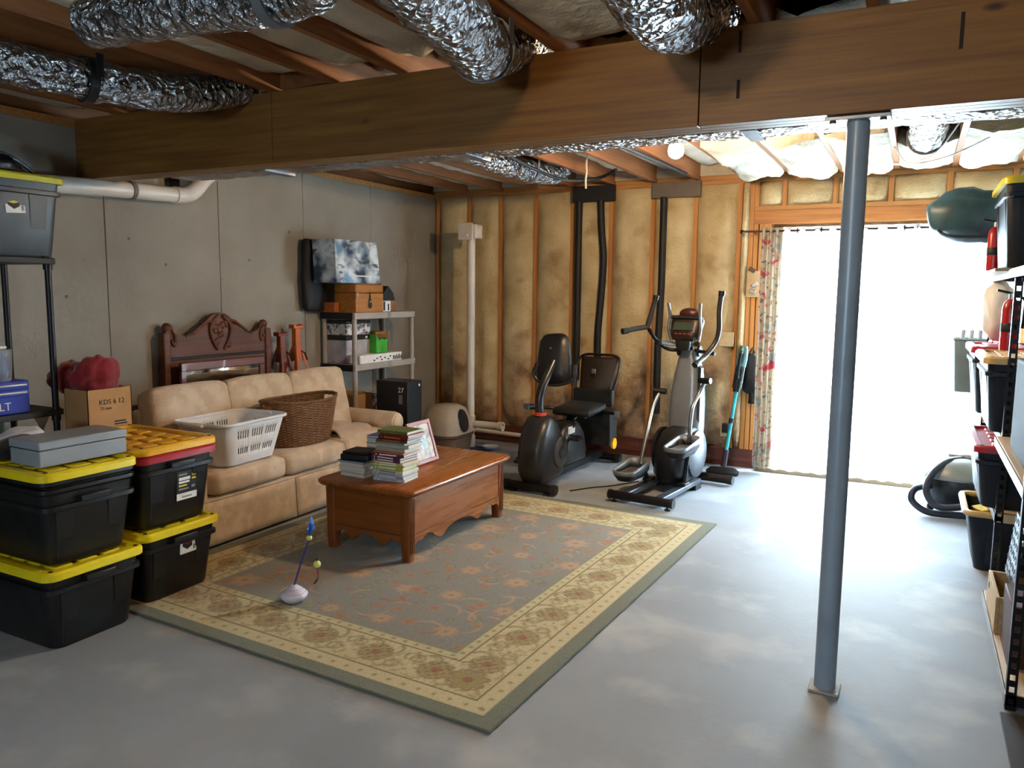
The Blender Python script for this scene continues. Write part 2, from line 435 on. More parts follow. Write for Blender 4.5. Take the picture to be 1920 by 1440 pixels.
B(-1.229, DX0, -.004, .14, 0, DZ+.10).build('jack_stud', stud_wood, wb, smooth=False)
B(DX1, DX1+.06, 0, .14, 0, DZ+.10).build('jack_stud', stud_wood, wb, smooth=False)
B(DX1+.06, XR, .06, .1, 0, 2.555).build('insulation_batt', batt_m, wb, smooth=False)
B(-1.318, .80, -.006, .14, 2.19, 2.305).build('door_header', header_wood, wb, smooth=False)
B(-1.318, .80, -.004, .14, 2.307, 2.343).build('header_plate', plate_wood, wb, smooth=False)
cr = [-1.30, -1.07, -.66, -.24, .18, .62, XR]
for a, b in zip(cr, cr[1:]):
    wall_batt(a+.019, b-.019, 2.345, 2.555, -.004, a*9, 'insulation_batt')
for x in cr[:-1]:
    B(x-.019, x+.019, 0, .14, 2.343, 2.555).build('cripple_stud', stud_wood, wb, smooth=False)

# sliding glass door
B(DX0-.02, DX1+.02, -.10, .04, 0, .038).build('door_threshold', wood('threshold_wood', '#7d6546', '#665034', 'x'), wb, smooth=False)
dr = thing('door_1', 'white sliding glass patio door behind sheer curtains', 'door', ((DX0+DX1)/2, YB+.10, 0), kind='structure')
hw = (DX1-DX0)/2
for nm, a in (('door_jamb', (-hw, -hw+.05)), ('door_jamb', (hw-.05, hw))): B(a[0], a[1], -.05, .08, .03, DZ).build(nm, white_paint, dr, bevel=.004)
B(-hw, hw, -.05, .08, DZ-.05, DZ).build('door_head', white_paint, dr, bevel=.004)
B(-hw, hw, -.05, .10, 0, .03).build('door_sill', mat('door_sill_wood', '#a08a6c', rough=.6, col2='#8a7355'), dr, bevel=.004)
glass = bpy.data.materials.new('door_glass'); glass.use_nodes = True
_n = glass.node_tree.nodes; _l = glass.node_tree.links; _n.remove(_n['Principled BSDF'])
_t = _n.new('ShaderNodeBsdfTransparent'); _t.inputs[0].default_value = (.95, .98, .97, 1); _g = _n.new('ShaderNodeBsdfGlossy'); _g.inputs['Roughness'].default_value = .02
_x = _n.new('ShaderNodeMixShader'); _x.inputs[0].default_value = .06; _l.new(_t.outputs[0], _x.inputs[1]); _l.new(_g.outputs[0], _x.inputs[2]); _l.new(_x.outputs[0], _n['Material Output'].inputs[0])
for k, (a, b, yy) in enumerate(((-hw+.05, .04, .0), (-.04, hw-.05, .045))):
    p = MB(); p.box(a, a+.07, yy-.018, yy+.018, .03, DZ-.05).box(b-.07, b, yy-.018, yy+.018, .03, DZ-.05)
    p.box(a+.07, b-.07, yy-.018, yy+.018, .03, .12).box(a+.07, b-.07, yy-.018, yy+.018, DZ-.12, DZ-.05)
    fr = p.build('door_panel', white_paint, dr, bevel=.003)
    B(a+.07, b-.07, yy-.004, yy+.004, .12, DZ-.12).build('pane', glass, fr, smooth=False)
    if k == 0: MB().tube([(b-.035, yy-.02, .95), (b-.035, yy-.05, .96), (b-.035, yy-.05, 1.14), (b-.035, yy-.02, 1.15)], .008).build('door_handle', white_paint, fr)
wn = thing('added_window_1', 'added white framed window, unseen behind the viewer, lighting the foreground floor', 'window', (-1.2, YN-.1, 1.35), kind='structure')  # unseen window, added to bring daylight onto the foreground floor
for a, b in ((-.50, -.465), (-.018, .018), (.465, .50)): B(a, b, -.03, .03, 0, .50).build('added_window_stile', white_paint, wn, smooth=False)
for a, b in ((0, .035), (.465, .50)): B(-.465, .465, -.028, .028, a, b).build('added_window_rail', white_paint, wn, smooth=False)
for a, b in ((-.465, -.018), (.018, .465)): B(a, b, -.003, .003, .035, .465).build('pane', glass, wn, smooth=False)
tag(B(-4, 3.4, 7.43, 10.5, -.15, -.02).build('patio', mat('patio_concrete', '#b9b8b4', rough=.8, col2='#a5a49f', nscale=3), smooth=False), 'pale concrete patio slab outside the glass door', 'patio', kind='structure')

# ------------------------------------------------------------------ ceiling
ce = thing('ceiling', 'open basement ceiling of wooden joists with insulation between', 'ceiling', (0, 0, ZJ), kind='structure')
B(XL-.16, XR+.18, YN-.2, 7.36, .245, .27).build('subfloor', osb, ce, smooth=False)
JX = [0.2-.405*k for k in range(-2, 12)]
j0 = None
for x in JX:
    if x-.02 < XL+.02: continue
    if j0 is None:
        j0 = B(-.019, .019, YN, 7.34, .0, .244).build('joist', joist_wood, ce, smooth=False, loc=(x, 0, 0))
    else: share(j0, 'joist', ce, (x, 0, 0))
B(XL, XR, 7.19, 7.34, .035, .244).build('rim_insulation', ceil_batt_m, ce, smooth=False)
def ceil_batt(x0, x1, y0, y1, low, seed, name='ceiling_batt', ragged=False, amp=1.0):
    nx, ny = 12, max(6, int((y1-y0)/.04)); mb = MB()
    def fn(u, v):
        x = x0+(x1-x0)*u; y = y0+(y1-y0)*v
        e = 1-abs(2*u-1)**4
        z = low+.02-.03*e - amp*(.026*nz(x*5+seed, y*2.1, seed) + .016*nz(x*13, y*8+seed, 1) + .008*nz(x*31, y*24+seed, 4))*e
        if ragged:
            k = max(0, v-.82)/.18; z += -.03*math.sin(min(1, k*1.3)*PI) + .07*max(0, k-.6)/.4
            y += (.05*nz(x*14, seed, 2) + .03*nz(x*40, seed, 5))*(k > 0)
        return (x, y, max(z, -.22))
    mb.grid(fn, nx, ny)
    def fn2(u, v):
        p = fn(u, v); return (p[0], p[1], min(p[2]+.10, .24))
    mb.grid(fn2, nx, ny)
    n1 = (nx+1)*(ny+1); st = lambda i, j: j*(nx+1)+i
    for i in range(nx):
        for j in (0, ny): mb.f.append((st(i, j), st(i+1, j), n1+st(i+1, j), n1+st(i, j)))
    for j in range(ny):
        for i in (0, nx): mb.f.append((st(i, j), st(i, j+1), n1+st(i, j+1), n1+st(i, j)))
    return mb.build(name, ceil_batt_m, ce, ang=180)
edges = sorted([x for x in JX if x-.02 > XL+.02] + [XL, XR])
for i, (a, b) in enumerate(zip(edges, edges[1:])):
    if b-a < .1: continue
    xc = (a+b)/2
    # near part (this side of the beam), two lengths butted end to end
    lowr = rnd.uniform(.035, .055)
    if -1.45 < xc < -1.1: lowr = .0
    if -1.9 < xc < -1.5: lowr = .13
    if -1.0 < xc < -.6: lowr = .14
    if -3.4 < xc < -3.1: lowr = .14
    ceil_batt(a+.02, b-.02, YN+.05, 1.55+.2*rnd.random(), lowr, i*2.3)
    ceil_batt(a+.02, b-.02, 1.78, 3.05, lowr+.01, i*4.1+9)
    # beyond the beam
    if xc > -1.3:
        if -.15 < xc < .15:
            ceil_batt(a+.02, b-.02, 6.0, 6.95, -.01, i*7.7, ragged=True, amp=1.6)
            ceil_batt(a+.02, b-.02, 3.5, 5.2, .14, i*7.7)
        else:
            ceil_batt(a+.02, b-.02, 5.45+.1*rnd.random(), 6.95+.08*rnd.random(), -.03, i*7.7, ragged=True, amp=1.7)
            ceil_batt(a+.02, b-.02, 3.45, 5.3, .03, i*6.1+2, amp=1.3)
    else:
        ceil_batt(a+.02, b-.02, 3.45, 7.1, .12 if xc > -3.3 else .07, i*5.9+4)
# bridging blocks and dark gap over the beam
for k, x in enumerate((-3.85, -3.04, -2.635)):
    B(x-.386, x-.019, 3.20, 3.24, .02, .24).build('blocking', joist_wood, ce, smooth=False)

# ------------------------------------------------------------------ main beam
bm_ = thing('beam', 'deep laminated wooden beam crossing the basement under the joists', 'beam', (0, 3.235, 2.235), kind='structure')
for a, b in ((XL, -3.052), (-3.048, -.812), (-.808, XR)):
    for (ya, yb_) in ((-.075, -.026), (-.0245, .0245), (.026, .075)):
        if ya > -.05 and a != XL: continue
        B(a if ya < -.05 else XL, b if ya < -.05 else XR, ya, yb_, 0, .36).build('beam_ply', lvl, bm_, smooth=False, bevel=.002, seg=1)
for x, z0, z1 in ((-.66, .26, .34), (-.66, .09, .16), (.08, .18, .30)):
    B(x-.006, x+.006, -.0765, -.0745, z0, z1).build('saw_mark', mat('dark_scorch', '#2c1a10', rough=.8), bm_, smooth=False)

# steel post
ps = thing('support_post', 'grey painted steel lally post holding up the wooden beam', 'post', (-.232, 3.24, 0), kind='structure')
MB().lathe([(.041, .012), (.041, 2.215)], 28).build('post_pipe', steel_post, ps)
B(-.11, .11, -.07, .07, 2.215, 2.229).build('cap_plate', galv, ps, bevel=.002)
for x in (-.085, .085):
    MB().lathe([(.012, 2.207), (.012, 2.216)], 6, c=(x, -.045, 0)).build('bolt', black_metal, ps)
B(-.058, .058, -.058, .058, 0, .012).build('base_plate', mat('mortar_grey', '#a7a7a2', rough=.8), ps, bevel=.004)
# ------------------------------------------------------------------ ducts and pipes
strap_m = mat('duct_strap', '#6d6f72', rough=.5, col2='#5c5e61')
strap_b = mat('black_strap', '#151518', rough=.5)
def duct(label, pts, r, seed, group=None, straps=(), n=20):
    P = spline(pts, 14)
    root = thing('foil_duct', label, 'duct', tuple(P[len(P)//2]), group='foil ducts' if group is None else group)
    base = P[len(P)//2]; rings_p = [p-base for p in P]
    mb = MB(); k = len(rings_p)
    mb.tube(rings_p, [r*(1+.03*math.sin(i*2.1)) for i in range(k)], n)
    mb.v = [tuple(Vector(v)*(1) + Vector((nz(v[0]*11+seed, v[1]*11, v[2]*11), nz(v[0]*11, v[1]*11+seed, v[2]*11), nz(v[0]*11, v[1]*11, v[2]*11+seed)))*r*.16) for v in mb.v]
    mb.build('foil_jacket', foil, root, ang=180)
    for (t, m_) in straps:
        i = int(t*(k-1)); d = (rings_p[min(i+1, k-1)]-rings_p[i-1]).normalized()
        c = rings_p[i]
        MB().tube([c-d*.02, c+d*.02], r*1.13, n, caps=True).build('strap', m_, root)
        e = Vector((r*1.1, 0, 0))
        for s_ in (-1, 1):
            q = c+e*s_
            MB().obox((q.x, q.y, q.z+.05), (.004, .035, .10)).build('strap_tail', m_, root)
    return root
duct('foil duct with black strap in the dark corner over the yellow-lidded tote', [(-3.50, .2, 2.49), (-3.45, 1.2, 2.49), (-3.36, 2.0, 2.485), (-3.27, 2.5, 2.49), (-3.243, 2.9, 2.55), (-3.243, 3.25, 2.69)], .088, 3, straps=((.52, strap_b),))
duct('bulging foil duct with grey strap dipping over the middle of the beam', [(-1.20, .8, 2.475), (-1.24, 1.5, 2.468), (-1.36, 2.1, 2.465), (-1.50, 2.6, 2.485), (-1.60, 2.9, 2.56), (-1.622, 3.25, 2.70)], .115, 8, straps=((.68, strap_m),))
duct('short foil duct crossing the joists at the top edge of the picture', [(-2.6, 1.84, 2.49), (-2.2, 1.90, 2.495), (-1.85, 1.95, 2.495), (-1.62, 1.85, 2.495), (-1.58, 1.3, 2.495)], .085, 12, straps=((.5, strap_m),))
duct('wide foil duct above the beam just beside the steel post bay', [(-.813, 1.65, 2.71), (-.80, 2.0, 2.60), (-.79, 2.4, 2.50), (-.81, 2.72, 2.52), (-.813, 3.02, 2.62), (-.813, 3.3, 2.71)], .12, 15)
duct('small foil duct hanging between the far joists left of the light bulb', [(-2.84, 4.2, 2.60), (-2.84, 4.8, 2.55), (-2.84, 5.3, 2.535), (-2.85, 5.8, 2.54), (-2.86, 6.25, 2.58), (-2.86, 6.5, 2.66)], .085, 19, straps=((.6, strap_m),))
duct('bright foil duct under the far joists just right of the steel post', [(-.0, 4.0, 2.60), (-.0, 4.6, 2.57), (.0, 5.2, 2.56), (-.01, 5.7, 2.57), (-.01, 6.1, 2.65)], .10, 23, straps=((.72, strap_m),))
# foil wrapped trunk behind the beam
tr = thing('foil_wrapped_trunk', 'long foil wrapped duct running tight behind the wooden beam', 'duct', (-1.4, 3.45, 2.24), group='foil ducts')
def trunk():
    mb = MB(); n = 110
    rings = []
    for i in range(n+1):
        x = -2.65+5.05*i/n
        pr = [(-.115, .01), (-.10, .0), (.07, 0.0), (.10, .02), (.115, .27), (-.115, .27)]
        rings.append([(x, a+.008*nz(x*9, a*30, 1), b+.010*nz(x*12, a*25, b*9+4)) for a, b in pr])
    return mb.loft(rings)
trunk().build('foil_jacket', foil, tr, ang=30)
for x in (-1.9, -.6, .75, 1.9):
    B(x-.03, x+.03, -.121, .121, -.006, .278).build('tape_band', mat('grey_tape', '#7d8086', rough=.4, metal=.4), tr, smooth=False)

# white drain pipe along the left wall
pp = thing('drain_pipe', 'white plastic drain pipe with elbow along the concrete wall', 'pipe', (-4.55, 3.0, 2.18))
P = spline([(-.09, -.22, -.02), (-.03, -.215, -.018), (0, -.18, -.012), (0, -.1, -.005), (0, .3, .015), (0, .80, .03)], 5)
MB().tube(P, .052, 16).build('pipe_run', pvc, pp)
MB().tube(spline([(0, .80, .03), (0, .88, .04), (0, .95, .08), (0, 1.02, .15)], 5), .057, 16).build('elbow', pvc, pp)
MB().tube([(0, 1.0, .13), (0, 1.06, .18), (0, 1.30, .36)], .052, 16).build('pipe_riser', pvc, pp)
for c, d in (((0, .45, .022), (0, 1, .03)), ((0, .795, .03), (0, 1, .03)), ((0, 1.03, .16), (0, .8, .6)), ((0, 1.10, .21), (0, .8, .6))):
    c = Vector(c); d = Vector(d).normalized()*.014
    MB().tube([c-d, c+d], .0585, 16).build('coupling_ring', pvc_ring if abs(c.y-.45) < .01 else pvc, pp)
MB().tube([(0, .45, .08), (0, .45, .40)], .006, 6).build('hanger', strap_m, pp)
tag(B(-.01, .09, -.09, .09, -.07, .07).build('wall_bracket', mat('bracket_dark', '#3a3836', rough=.7), pp, loc=(-.09, .92, .14)), None)

# standing pvc vent pipe with box
vp = thing('vent_pipe', 'upright white vent pipe with a square box on top before the insulation', 'pipe', (-3.94, 6.76, 0))
MB().lathe([(.040, 0), (.040, 2.10)], 18).build('pipe_riser', pvc, vp)
MB().lathe([(.050, 0.0), (.050, .12), (.041, .125)], 18).build('floor_collar', pvc, vp)
MB().lathe([(.050, .17), (.050, .33)], 18).build('tee', pvc, vp)
MB().lathe([(.036, .03), (.036, .33)], 14, c=(0, 0, .245), axis='x').build('side_branch', pvc, vp)
MB().lathe([(.046, .32), (.046, .37), (.034, .37), (.034, .34)], 14, c=(0, 0, .245), axis='x').build('branch_socket', pvc, vp)
B(-.085, .085, -.07, .07, 2.09, 2.225).build('junction_box', pvc, vp, bevel=.006)
B(-.10, .06, -.085, -.07, 2.075, 2.24).build('box_cover', pvc, vp, bevel=.004)
for z in (2.11, 2.2):
    B(.085, .11, -.03, .03, z-.012, z+.012).build('box_lug', pvc, vp, bevel=.003)
MB().lathe([(.012, 0), (.012, .02)], 10, axis='y', c=(.0, -.105, 2.12)).build('box_knob', pvc, vp)
lp = thing('baseboard_pipe', 'thin beige pipe lying along the foot of the insulated wall', 'pipe', (-3.7, 7.08, 0))
MB().tube([(-.75, 0, .13), (.62, 0, .10)], .022, 12).build('pipe_run', pvc, lp)
for x in (-.5, .4): B(x-.02, x+.02, .0, .10, .0, .11-.00).build('pipe_clip', strap_m, lp, smooth=False)

# black pipes and plates on the back wall
pw = thing('black_vent_pipes', 'pair of black pipes dropping from a black plate on the back wall', 'pipe', (-2.81, 7.15, 2.44))
B(-.215, .215, -.02, .02, .0, .15).build('mounting_plate', black_matte, pw, bevel=.003)
MB().tube([(-.15, .0, .01), (-.15, 0, -.6), (-.148, 0, -1.72)], .034, 12).build('pipe', black_matte, pw)
MB().tube(spline([(.07, .0, .01), (.085, 0, -.25), (.115, -.01, -.55), (.10, -.01, -.9), (.07, 0, -1.3), (.085, 0, -1.72)], 6), .034, 12).build('pipe', black_matte, pw)
gp = thing('black_drain_pipe', 'single black pipe dropping from a grey plate on the back wall', 'pipe', (-2.02, 7.15, 2.445))
B(-.215, .235, -.02, .02, .0, .14).build('mounting_plate', mat('grey_plate', '#6b6258', rough=.6, col2='#5c544b'), gp, bevel=.003)
MB().tube([(-.10, .0, .01), (-.10, 0, -.8), (-.115, -.005, -1.4), (-.11, 0, -2.0)], .034, 12).build('pipe', black_matte, gp)
# cables
tag(MB().tube(spline([(-2.62, 4.3, 2.575), (-2.66, 4.9, 2.56), (-2.68, 5.5, 2.52), (-2.62, 6.0, 2.49), (-2.45, 6.3, 2.53), (-2.25, 6.2, 2.575)], 8), .014, 8).build('black_cable', black_matte), 'black cable looping under the far joists', 'cable')
tag(MB().tube(spline([(-1.9, 4.2, 2.575), (-1.86, 5.0, 2.57), (-1.80, 5.8, 2.56), (-1.78, 6.6, 2.57)], 8), .016, 8).build('black_cable', black_matte), 'black cable stapled along the joist beside the bulb', 'cable')
pc = thing('pull_cord', 'frayed white pull cord hanging in front of the black plate', 'cord', (-2.43, 6.0, 2.60))
MB().tube(spline([(.01, 0, .125), (0, 0, .0), (.004, 0, -.06), (-.004, 0, -.12), (0, 0, -.19)], 5), .008, 6).build('cord', mat('cotton_cord', '#d9cdb8', rough=.9), pc)
tag(MB().tube(spline([(.16, 5.35, 2.585), (.02, 5.62, 2.44), (-.22, 5.75, 2.43), (-.42, 5.8, 2.56)], 8), .005, 6).build('white_wire', white_paint), 'thin white wire sagging below the bright far joists', 'wire')
tag(MB().tube(spline([(.35, 5.9, 2.58), (.12, 6.0, 2.49), (-.1, 6.05, 2.47), (-.2, 6.1, 2.59)], 8), .005, 6).build('white_wire', white_paint), 'second white wire sagging nearer the patio door', 'wire')

# ------------------------------------------------------------------ bulbs
def bulb(label, loc, strength, drop=.02):
    t = thing('light_bulb', label, 'light bulb', loc, group='bare ceiling bulbs')
    em = mat('bulb_glow_%d' % int(strength), '#fff0d8', rough=.4, emit=(1.0, .70, .40, 1), estr=strength)
    g = MB().lathe([(.004, -.118), (.022, -.112), (.040, -.098), (.048, -.07), (.042, -.042), (.024, -.02), (.016, -.005)], 20)
    g.build('glass_globe', em, t)
    MB().lathe([(.017, -.006), (.017, .02), (.030, .022), (.034, .05), (.045, .052), (.045, .085)], 18).build('lamp_holder', white_plastic, t)
    return t
bulb('lit bare bulb glowing under the joists beyond the beam', (-1.36, 4.8, 2.51), FAR_BULB)
bulb('lit bare bulb under the joists behind the viewer', (-.90, 1.2, 2.51), NEAR_BULB)
for x, y in ((-1.2175, 4.8), (-.8125, 1.2)):
    B(x-.183, x+.183, y-.045, y+.045, 2.595, 2.63).build('lamp_bracket', joist_wood, ce, smooth=False).location = (0, 0, -ZJ)
# ------------------------------------------------------------------ storage totes
def tote(label, loc, rz=0.0, L=.68, W=.47, H=.36, body=black_plastic, lid=yellow_plastic, lid2=None, nested=1, group='black totes with yellow lids', sticker=None, lidz=None):
    t = thing('storage_tote', label, 'storage tote', loc, rz, group)
    b = MB()
    b.loft([rrect(L-.10, W-.10, .05, 0), rrect(L-.085, W-.085, .055, .012), rrect(L-.035, W-.035, .05, H-.10), rrect(L-.005, W-.005, .045, H-.095),
            rrect(L-.005, W-.005, .045, H-.075), rrect(L-.03, W-.03, .045, H-.07), rrect(L-.02, W-.02, .045, H-.015)])
    bo = b.build('bin_body', body, t, ang=30)
    # vertical pilaster ribs on long and short sides
    def rib(x, y, w, d, side):
        top = H-.10; f = .032
        m = MB()
        if side == 'x':
            s_ = 1 if x > 0 else -1
            m.add([(x-s_*(f+.01), y-w*.7, .02), (x-s_*(f-d), y-w*.6, .02), (x-s_*(f-d), y+w*.6, .02), (x-s_*(f+.01), y+w*.7, .02),
                   (x-s_*.02, y-w, top), (x+s_*d, y-w*.9, top), (x+s_*d, y+w*.9, top), (x-s_*.02, y+w, top)], [(0,3,2,1),(4,5,6,7),(0,1,5,4),(1,2,6,5),(2,3,7,6),(3,0,4,7)])
        else:
            s_ = 1 if y > 0 else -1
            m.add([(x-w*.7, y-s_*(f+.01), .02), (x-w*.6, y-s_*(f-d), .02), (x+w*.6, y-s_*(f-d), .02), (x+w*.7, y-s_*(f+.01), .02),
                   (x-w, y-s_*.02, top), (x-w*.9, y+s_*d, top), (x+w*.9, y+s_*d, top), (x+w, y-s_*.02, top)], [(0,3,2,1),(4,5,6,7),(0,1,5,4),(1,2,6,5),(2,3,7,6),(3,0,4,7)])
        m.build('side_rib', body, t, smooth=False)
    for sg in (-1, 1):
        for y in (-W*.27, W*.27): rib(sg*(L/2-.018), y, .05, .005, 'x')
        for x in (-L*.3, L*.3): rib(x, sg*(W/2-.018), .055, .005, 'y')
        MB().box(sg*(L/2-.02)-.012, sg*(L/2-.02)+.03*sg+.012, -.07, .07, H-.072, H-.045).build('handle', body, t, bevel=.004)
    for k in range(1, nested):
        z = H-.02+.035*k
        MB().loft([rrect(L-.02, W-.02, .045, z-.04), rrect(L-.0, W-.0, .045, z-.03), rrect(L-.0, W-.0, .045, z-.014), rrect(L-.03, W-.03, .045, z-.008), rrect(L-.03, W-.03, .045, z)]).build('nested_rim', body, t, ang=30)
    hz = H-.02+.035*(nested-1)
    lids = [lid] if lid2 is None else [lid2, lid]
    for k, lm in enumerate(lids):
        z = hz+.042*k
        m = MB()
        m.loft([rrect(L+.005, W+.005, .05, z-.012), rrect(L+.02, W+.02, .055, z-.012), rrect(L+.02, W+.02, .055, z+.016), rrect(L+.0, W+.0, .05, z+.026),
                rrect(L-.055, W-.055, .045, z+.026), rrect(L-.07, W-.07, .04, z+.012)])
        lo = m.build('lid', lm, t, ang=35)
        if k == len(lids)-1:
            for i in range(5):
                for j in range(3):
                    x = -L*.34+L*.17*i; y = -W*.25+W*.25*j
                    B(x-L*.06, x+L*.06, y-W*.09, y+W*.09, z+.010, z+.022).build('lid_panel', lm, lo, bevel=.004, seg=1)
            for sx in (-1, 1):
                for sy in (-1, 1):
                    MB().lathe([(.010, 0), (.010, .002)], 10, c=(sx*(L/2-.025), sy*(W/2-.03), z+.0255)).build('lock_hole', black_matte, lo)
    return t, H, L, W
red_ink = mat('red_ink', '#b2202e', rough=.5); black_ink = mat('black_ink', '#17171c', rough=.6); yellow_ink = mat('yellow_ink', '#d8c22a', rough=.5)
grey_ink = mat('grey_ink', '#8d8d92', rough=.6)
def picture_sticker(t, x, y, z, axis='x', lidcol=None, s=1.0, tilt=-.07):
    """white sticker with a little picture of a tote and a bar code; faces +x or -y"""
    rot = (0, -tilt, 0) if axis == 'x' else (-tilt, 0, -PI/2)
    o = B(-.003, .0012, -.050*s, .050*s, -.042*s, .042*s).build('sticker', white_paper, t, smooth=False, loc=(x, y, z), rot=rot)
    MB().prism([(-.036*s, -.002), (-.008*s, -.022*s), (.022*s, -.008*s), (.022*s, .012*s), (-.008*s, .006*s), (-.036*s, .014*s)], .0012, .0026, 'yz').build('printed_tote', black_ink, o, smooth=False)
    MB().prism([(-.037*s, .014*s), (-.008*s, .006*s), (.023*s, .013*s), (-.004*s, .022*s)], .0012, .0028, 'yz').build('printed_lid', lidcol or red_ink, o, smooth=False)
    B(.0012, .0022, .030*s, .042*s, -.03*s, -.005*s).build('printed_code', grey_ink, o, smooth=False)
    B(.0012, .0022, -.040*s, .0*s, .028*s, .034*s).build('printed_line', grey_ink, o, smooth=False)
    return o

# near stack (leftmost)
x1, y1 = -3.535, 2.17
tote('black tote with yellow lid at the bottom of the nearest stack', (x1, y1, 0))
tote('deep nested black totes under a yellow lid, top of the nearest stack', (x1, y1, .375), L=.665, W=.455, H=.345, nested=3)
# second stack
x2, y2, zr = -3.60, 2.685, .014
t, *_ = tote('black tote with yellow lid and red picture sticker beside the sofa', (x2, y2, zr), L=.68, W=.47)
picture_sticker(t, .3225, .04, .245)
t, *_ = tote('black tote under stacked red and yellow lids, top of the sofa-side stack', (x2, y2, zr+.375), L=.68, W=.47, H=.37, lid=amber_plastic, lid2=red_plastic)
lb = B(-.003, .0012, -.062, .062, -.075, .075).build('product_label', black_ink, t, smooth=False, loc=(.3165, .05, .185), rot=(0, .07, 0))
B(.0012, .002, -.062, .062, -.075, -.040).build('label_foot', white_paper, lb, smooth=False)
for k, (a, b, z, h, m_) in enumerate(((-.05, .0, .058, .010, grey_ink), (-.05, .02, .036, .016, white_paper), (-.05, .015, .018, .010, white_paper), (-.05, .0, .0, .009, yellow_ink), (-.05, .01, -.018, .008, grey_ink), (.03, .055, .05, .012, yellow_ink), (.03, .055, .03, .009, yellow_ink), (.028, .05, -.012, .014, grey_ink), (-.03, .03, -.06, .008, grey_ink))):
    B(.0012, .0024, a, b, z-h/2, z+h/2).build('printed_line', m_, lb, smooth=False)

# grey metal box on the near stack
gx = thing('metal_box', 'long grey metal lidded box lying on the nearest yellow lid', 'box', (-3.405, 2.205, .803), -.02)
gm = mat('grey_enamel', '#8f979f', rough=.4, col2='#868e97', nscale=4)
B(-.11, .11, -.205, .205, 0, .072).build('box_body', gm, gx, bevel=.004)
B(-.113, .113, -.208, .208, .075, .112).build('box_lid', gm, gx, bevel=.005)
B(-.108, .108, -.203, .203, .07, .077).build('lid_seam', black_matte, gx, smooth=False)
tag(heap(-3.70, 2.12, .803, .13, .15, .075, 4).build('black_cloth', mat('black_fabric', '#121215', rough=.9, sheen=.2), ang=180), 'crumpled black cloth beside the grey metal box', 'cloth')
tag(heap(-3.78, 2.215, .855, .085, .10, .05, 9).build('white_cloth', mat('white_fabric', '#cfcdd2', rough=.9, sheen=.2, col2='#bdbac2'), ang=180), 'crumpled white cloth lying on the black cloth', 'cloth')

# ------------------------------------------------------------------ black rack at the left wall
rk = thing('shelf_rack', 'black metal shelf rack against the concrete wall', 'shelf', (-4.40, 1.95, 0))
for x in (-.20, .20):
    for y in (-.9, .70):
        MB().lathe([(.017, .0), (.017, 1.735)], 14, c=(x, y, 0)).build('upright', black_metal, rk)
        MB().lathe([(.024, 0), (.024, .03)], 12, c=(x, y, 0)).build('foot', black_matte, rk)
for z in (.10, .505, .875, 1.70):
    B(-.225, .225, -.93, .73, z, z+.033).build('shelf_board', black_matte, rk, bevel=.004)
    for y in (-.9, .70):
        MB().lathe([(.023, z-.03), (.023, z+.04)], 12, c=(.2, y, 0)).build('collar', black_metal, rk)
MB().prism([(.62, .80), (.66, .875), (.58, .875)], .19, .205, 'yz').build('brace', galv, rk, smooth=False)
# tote on top of the rack, turned along the wall
t, *_ = tote('dark grey tote with yellow lid on the top of the black rack', (-4.395, 2.40, 1.735), PI/2, L=.70, W=.46, H=.425, body=dark_grey_plastic)
o = picture_sticker(t, .09, -.2065, .265, axis='y', lidcol=yellow_ink, s=1.0)
bg_ = thing('black_bag', 'glossy black bag of gear heaped on the rack-top tote', 'bag', (-4.40, 2.36, 2.166))
heap(0, 0, 0, .19, .30, .13, 21).build('bag_body', mat('glossy_black_vinyl', '#0e1014', rough=.28, spec=.6), bg_, ang=180)
MB().tube(spline([(.12, -.25, .06), (.16, -.05, .11), (.13, .16, .09), (.10, .30, .03)], 6), .012, 8).build('bag_strap', mat('bag_strap_teal', '#27343a', rough=.4), bg_)
# blue tool box and jar on the middle shelf
tb = thing('tool_box', 'blue metal tool box with two pale drawer pulls on the black rack', 'tool box', (-4.36, 2.215, .909))
bl = mat('blue_enamel', '#1733a8', rough=.35, col2='#12298c', nscale=4)
B(-.17, .17, -.29, .29, 0, .175).build('box_body', bl, tb, bevel=.006)
for z in (.152, .112):
    d = B(.168, .178, -.285, .285, z-.018, z+.016).build('drawer', bl, tb, bevel=.003)
    B(.178, .187, -.27, .27, z-.003, z+.006).build('drawer_pull', mat('pale_trim', '#d5d2c8', rough=.4), d, bevel=.002)
text('KOBALT', .058, white_paper, tb, (.1712, -.03, .025), (PI/2, 0, PI/2))
jr = thing('storage_jar', 'clear plastic tub with white lid holding blue and white cloths', 'jar', (-4.27, 2.33, 1.0855))
clear = mat('clear_plastic', '#dfe3e6', rough=.15, alpha=.28)
MB().loft([rrect(.17, .20, .05, 0), rrect(.18, .21, .05, .01), rrect(.19, .22, .05, .165)], cap1=False).build('tub', clear, jr, ang=50)
B(-.07, .07, -.08, .08, .17, .185).build('lid', white_plastic, jr, bevel=.006)
cushion(.12, .07, .12, .03, .01, 5, .02, 3).build('blue_cloth', mat('blue_cloth', '#5d7fae', rough=.9, col2='#4a6a9a'), jr, loc=(.01, .055, .075))
cushion(.12, .09, .12, .03, .01, 5, .02, 6).build('white_cloth', mat('pale_cloth', '#d8dbe0', rough=.9), jr, loc=(.01, -.045, .075))

